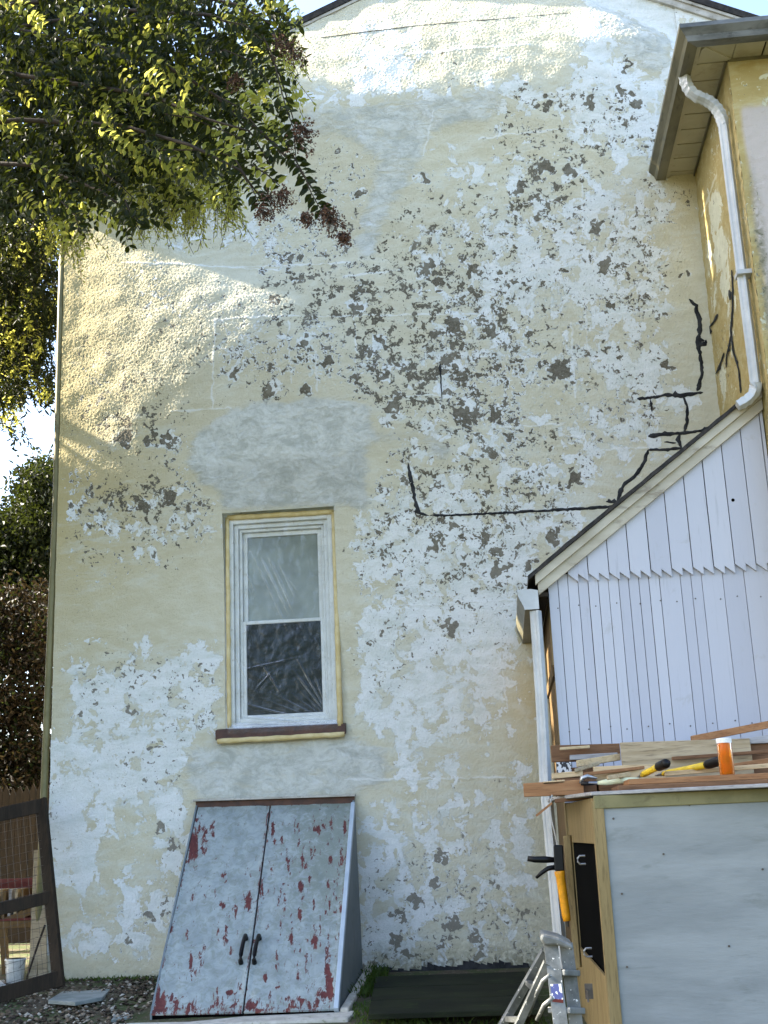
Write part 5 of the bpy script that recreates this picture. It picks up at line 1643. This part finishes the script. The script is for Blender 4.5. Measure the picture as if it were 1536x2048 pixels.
# dense mass at the upper left; thins to the right and downwards
cnt = 0
while cnt < 980:
    x_, y_ = random.uniform(-40, 560), random.uniform(-40, 450)
    lim = 470-0.15*x_ if x_ < 300 else 430-(x_-300)*0.5
    if y_ > lim:
        continue
    dens = (1.0 if x_ < 300 else 0.9-(x_-300)/600)*(1.0 if y_ < 300 else 0.6)
    if random.random() > dens:
        continue
    cnt += 1
    Yp = YT+random.uniform(-0.35, 0.7)
    p0_ = PY(x_, y_, Yp)
    p1_ = p0_+np.array((random.uniform(0.02, 0.16), random.uniform(-0.08, 0.08), random.uniform(-0.16, 0.06)))
    tg = crownY if random.random() < (0.20 if 120 < x_ < 540 else 0.10) else crown2
    spray(p0_, p1_, random.randint(3, 7), random.uniform(0.034, 0.052), tg)
for _ in range(9000):
    x_, y_ = random.uniform(-60, 420), random.uniform(-60, 430)
    if random.random() < max(0, (x_-200)/330) or y_ > 440-0.3*x_:
        continue
    p = PY(x_, y_, random.uniform(-3.5, -2.6))
    crownD.add(p, rv()+np.array((0.3, 0, -0.5)), rv(), random.uniform(0.05, 0.075), random.uniform(0.025, 0.038))
crown2.build('foliage', M_LEAF, tree)
crownY.build('foliage', M_LEAFY, tree)
crownD.build('foliage', M_LEAFD, tree)
# the hanging sprays that stand out against the wall: single leaves
lv_ = Leaves()
lv_.add(np.zeros(3), np.array((1.0, 0, 0)), np.array((0, 0, 1.0)), 1.0, 0.52)
leaf_me = bpy.data.meshes.new('leaf')
leaf_me.from_pydata([tuple(p) for p in lv_.v], [], lv_.f)
leaf_me.materials.append(M_LEAF)
leaf_my = leaf_me.copy()
leaf_my.materials.clear()
leaf_my.materials.append(M_LEAFY)
chains = [([(515, 50), (545, 110), (560, 170), (572, 215), (588, 260), (592, 320)], 30, 0), ([(470, 318), (490, 350), (508, 385), (522, 412)], 22, 0), ([(585, 310), (608, 350), (622, 385), (645, 425)], 30, 0),
          ([(330, 228), (380, 235), (430, 255), (480, 275)], 18, 1), ([(430, 190), (480, 215), (510, 250), (545, 285), (568, 318)], 26, 0), ([(400, 110), (450, 100), (500, 120), (540, 170)], 22, 0),
          ([(300, 300), (360, 300), (420, 300), (470, 315)], 16, 1), ([(505, 330), (535, 350), (560, 372)], 10, 1), ([(250, 400), (262, 430), (280, 460)], 12, 0), ([(120, 400), (150, 430), (160, 465)], 12, 0),
          ([(200, 340), (240, 370), (270, 400)], 14, 0), ([(440, 40), (490, 50), (530, 85)], 16, 0)]
nleaf = 0
for pts_, n_, yel in chains:
    P3 = [PY(x_, y_, YT-0.25) for x_, y_ in pts_]
    MB().tube(P3, list(np.linspace(0.004, 0.002, len(P3))), 5).build('twig', M_BARK, tree)
    for k in range(n_):
        p, d_ = along(P3, (k+0.4)/n_)
        d_ = d_/np.linalg.norm(d_)
        sg_ = 1 if k % 2 else -1
        sd_ = np.cross(d_, np.array((0, 1.0, 0)))
        dd = sd_*sg_+d_*0.5+rv(0.2)
        dd /= np.linalg.norm(dd)
        nn_ = np.array((0, -1.0, 0.5))+rv(0.45)
        s3 = np.cross(nn_, dd)
        s3 /= np.linalg.norm(s3)
        n3 = np.cross(dd, s3)
        L = random.uniform(0.046, 0.062)
        o = bpy.data.objects.new('leaf', leaf_my if (yel and random.random() < 0.7) else leaf_me)
        COL.objects.link(o)
        o.parent = tree
        R3 = Matrix((dd*L, s3*L, n3*L)).transposed().to_4x4()
        R3.translation = Vector(p-TC)
        o.matrix_local = R3
        nleaf += 1
# flower clusters


def bloom(px, py, rpx, Y):
    c_ = PY(px, py, Y)
    r_ = rpx*(Y-CAM[1])*1.06/FPX
    b_ = Leaves()
    mb_ = MB()
    for _ in range(46):
        q_ = rv(0.5)
        q_ = q_/max(1, np.linalg.norm(q_))*r_
        mb_.tube([c_+np.array((-0.02, 0, 0.03)), c_+q_], 0.0012, 4, cap=False)
        for _ in range(3):
            e_2 = c_+q_+rv(0.006)
            b_.add(e_2, rv(), rv(), 0.011, 0.010, 0.4)
    o = tag(b_.build('flower_cluster', M_BLOOM, tree), kind='stuff')
    mb_.build('stalks', M_BARK, o, origin=ORG[o])


for (x_, y_, r_) in [(600, 285, 34), (612, 265, 26), (545, 405, 34), (528, 428, 22), (568, 395, 24), (668, 445, 30), (655, 428, 22), (590, 110, 30), (560, 95, 26), (470, 165, 18), (690, 478, 16), (612, 440, 16)]:
    bloom(x_, y_, r_, YT-0.25)


def weeping(name, base, label, zones, mat, n_tot, L, ydepth, grp=None, matY=None, fy_=0.3):
    """narrow-leaved hanging foliage made of strands"""
    t = thing(name, base, label, 'tree', grp)
    b_ = np.array(base)
    MB().tube([b_+(0, 0, -0.1), b_+(0.1, 0, 2.5), b_+(0.3, 0, 6), b_+(0.5, 0, 8.5)], [0.2, 0.15, 0.09, 0.03], 10).build('trunk', M_BARK, t, smooth=True)
    A, B = Leaves(), Leaves()
    tw = MB()
    for (x0_, y0_, x1_, y1_, frac) in zones:
        for _ in range(int(n_tot*frac/14)):
            x_, y_ = random.uniform(x0_, x1_), random.uniform(y0_, y1_)
            p = PY(x_, y_, random.uniform(*ydepth))
            d_ = np.array((random.gauss(0, 0.35), random.gauss(0, 0.3), -1.0))
            ln_ = random.uniform(0.10, 0.26)
            tw.tube([p, p+d_*ln_*0.5, p+d_*ln_], 0.0016, 3, cap=False)
            tgt = B if random.random() < fy_ else A
            for k in range(14):
                q_ = p+d_*ln_*k/14+rv(0.006)
                tgt.add(q_, rv(0.7)+np.array((0, 0, -0.6)), rv(), L*random.uniform(0.7, 1.2), L*random.uniform(0.22, 0.36))
    tag(tw.build('twigs', M_BARK, t), kind='stuff')
    A.build('foliage', mat, t)
    B.build('foliage', matY or mat, t)
    return t


weeping('weeping_tree', (-2.4, -5.2, gz(-5.2)), 'fine leaved weeping tree with yellow green strands in front of the wall', [(150, 120, 420, 380, .4), (330, 300, 480, 420, .22), (440, -20, 600, 180, .2), (240, 330, 380, 430, .12), (100, 400, 170, 470, .06)], M_LEAFY, 12000, 0.032, (-3.4, -2.4), None, M_LEAFY, 0.5)
weeping('hanging_willow', (-3.2, 2.6, gz(0)), 'narrow leaved tree hanging left of the house corner', [(-60, 380, 118, 640, .34), (-60, 440, 70, 720, .30), (-60, 600, 105, 790, .18), (-60, 760, 50, 860, .02), (-60, 250, 120, 420, .12)], M_LEAFD, 34000, 0.07, (0.8, 3.2), None, M_LEAFY, 0.16)


def bush_tree(name, base, label, boxes, mat, mat2, n_tot, L, depth, grp):
    t = thing(name, base, label, 'tree', grp)
    b_ = np.array(base, float)
    for k in range(5):
        x_, y_ = random.uniform(5, 85), random.uniform(1250, 1450)
        top = PY(x_, y_, b_[1])
        MB().tube([b_+rv(0.05)*(1, 1, 0), (b_+top)/2+rv(0.1), top], [0.07, 0.05, 0.015], 7).build('trunk' if k == 0 else 'branch', M_BARK, t, smooth=True)
    A, B = Leaves(), Leaves()
    for (x0_, y0_, x1_, y1_, frac) in boxes:
        for _ in range(int(n_tot*frac/40)):
            c_ = PY(random.uniform(x0_, x1_), random.uniform(y0_, y1_), random.uniform(*depth))
            r_ = random.uniform(0.12, 0.3)
            for k in range(40):
                (B if random.random() < 0.25 else A).add(c_+rv(r_*0.5), rv()+np.array((0, 0, -0.3)), rv(), L*random.uniform(0.7, 1.3), L*random.uniform(0.4, 0.6))
    A.build('crown', mat, t)
    B.build('crown', mat2, t)


bush_tree('dark_tree', (-3.0, 6.5, 0.02), 'tall dark tree behind the fence at the left', [(70, 930, 130, 1000, .05), (-80, 1030, 120, 1180, .35), (-80, 1100, 110, 1300, .35), (40, 950, 120, 1100, .2)], M_LEAFD, M_LEAFD, 24000, 0.085, (5.5, 7.5), 'trees behind the fence')
bush_tree('reddish_shrub', (-2.4, 5.0, 0.02), 'lower reddish brown shrub behind the picket fence', [(-80, 1180, 110, 1420, .5), (-80, 1380, 105, 1570, .35), (-80, 1480, 105, 1600, .15)], M_LEAFA, M_LEAFD, 20000, 0.07, (4.4, 5.6), 'trees behind the fence')
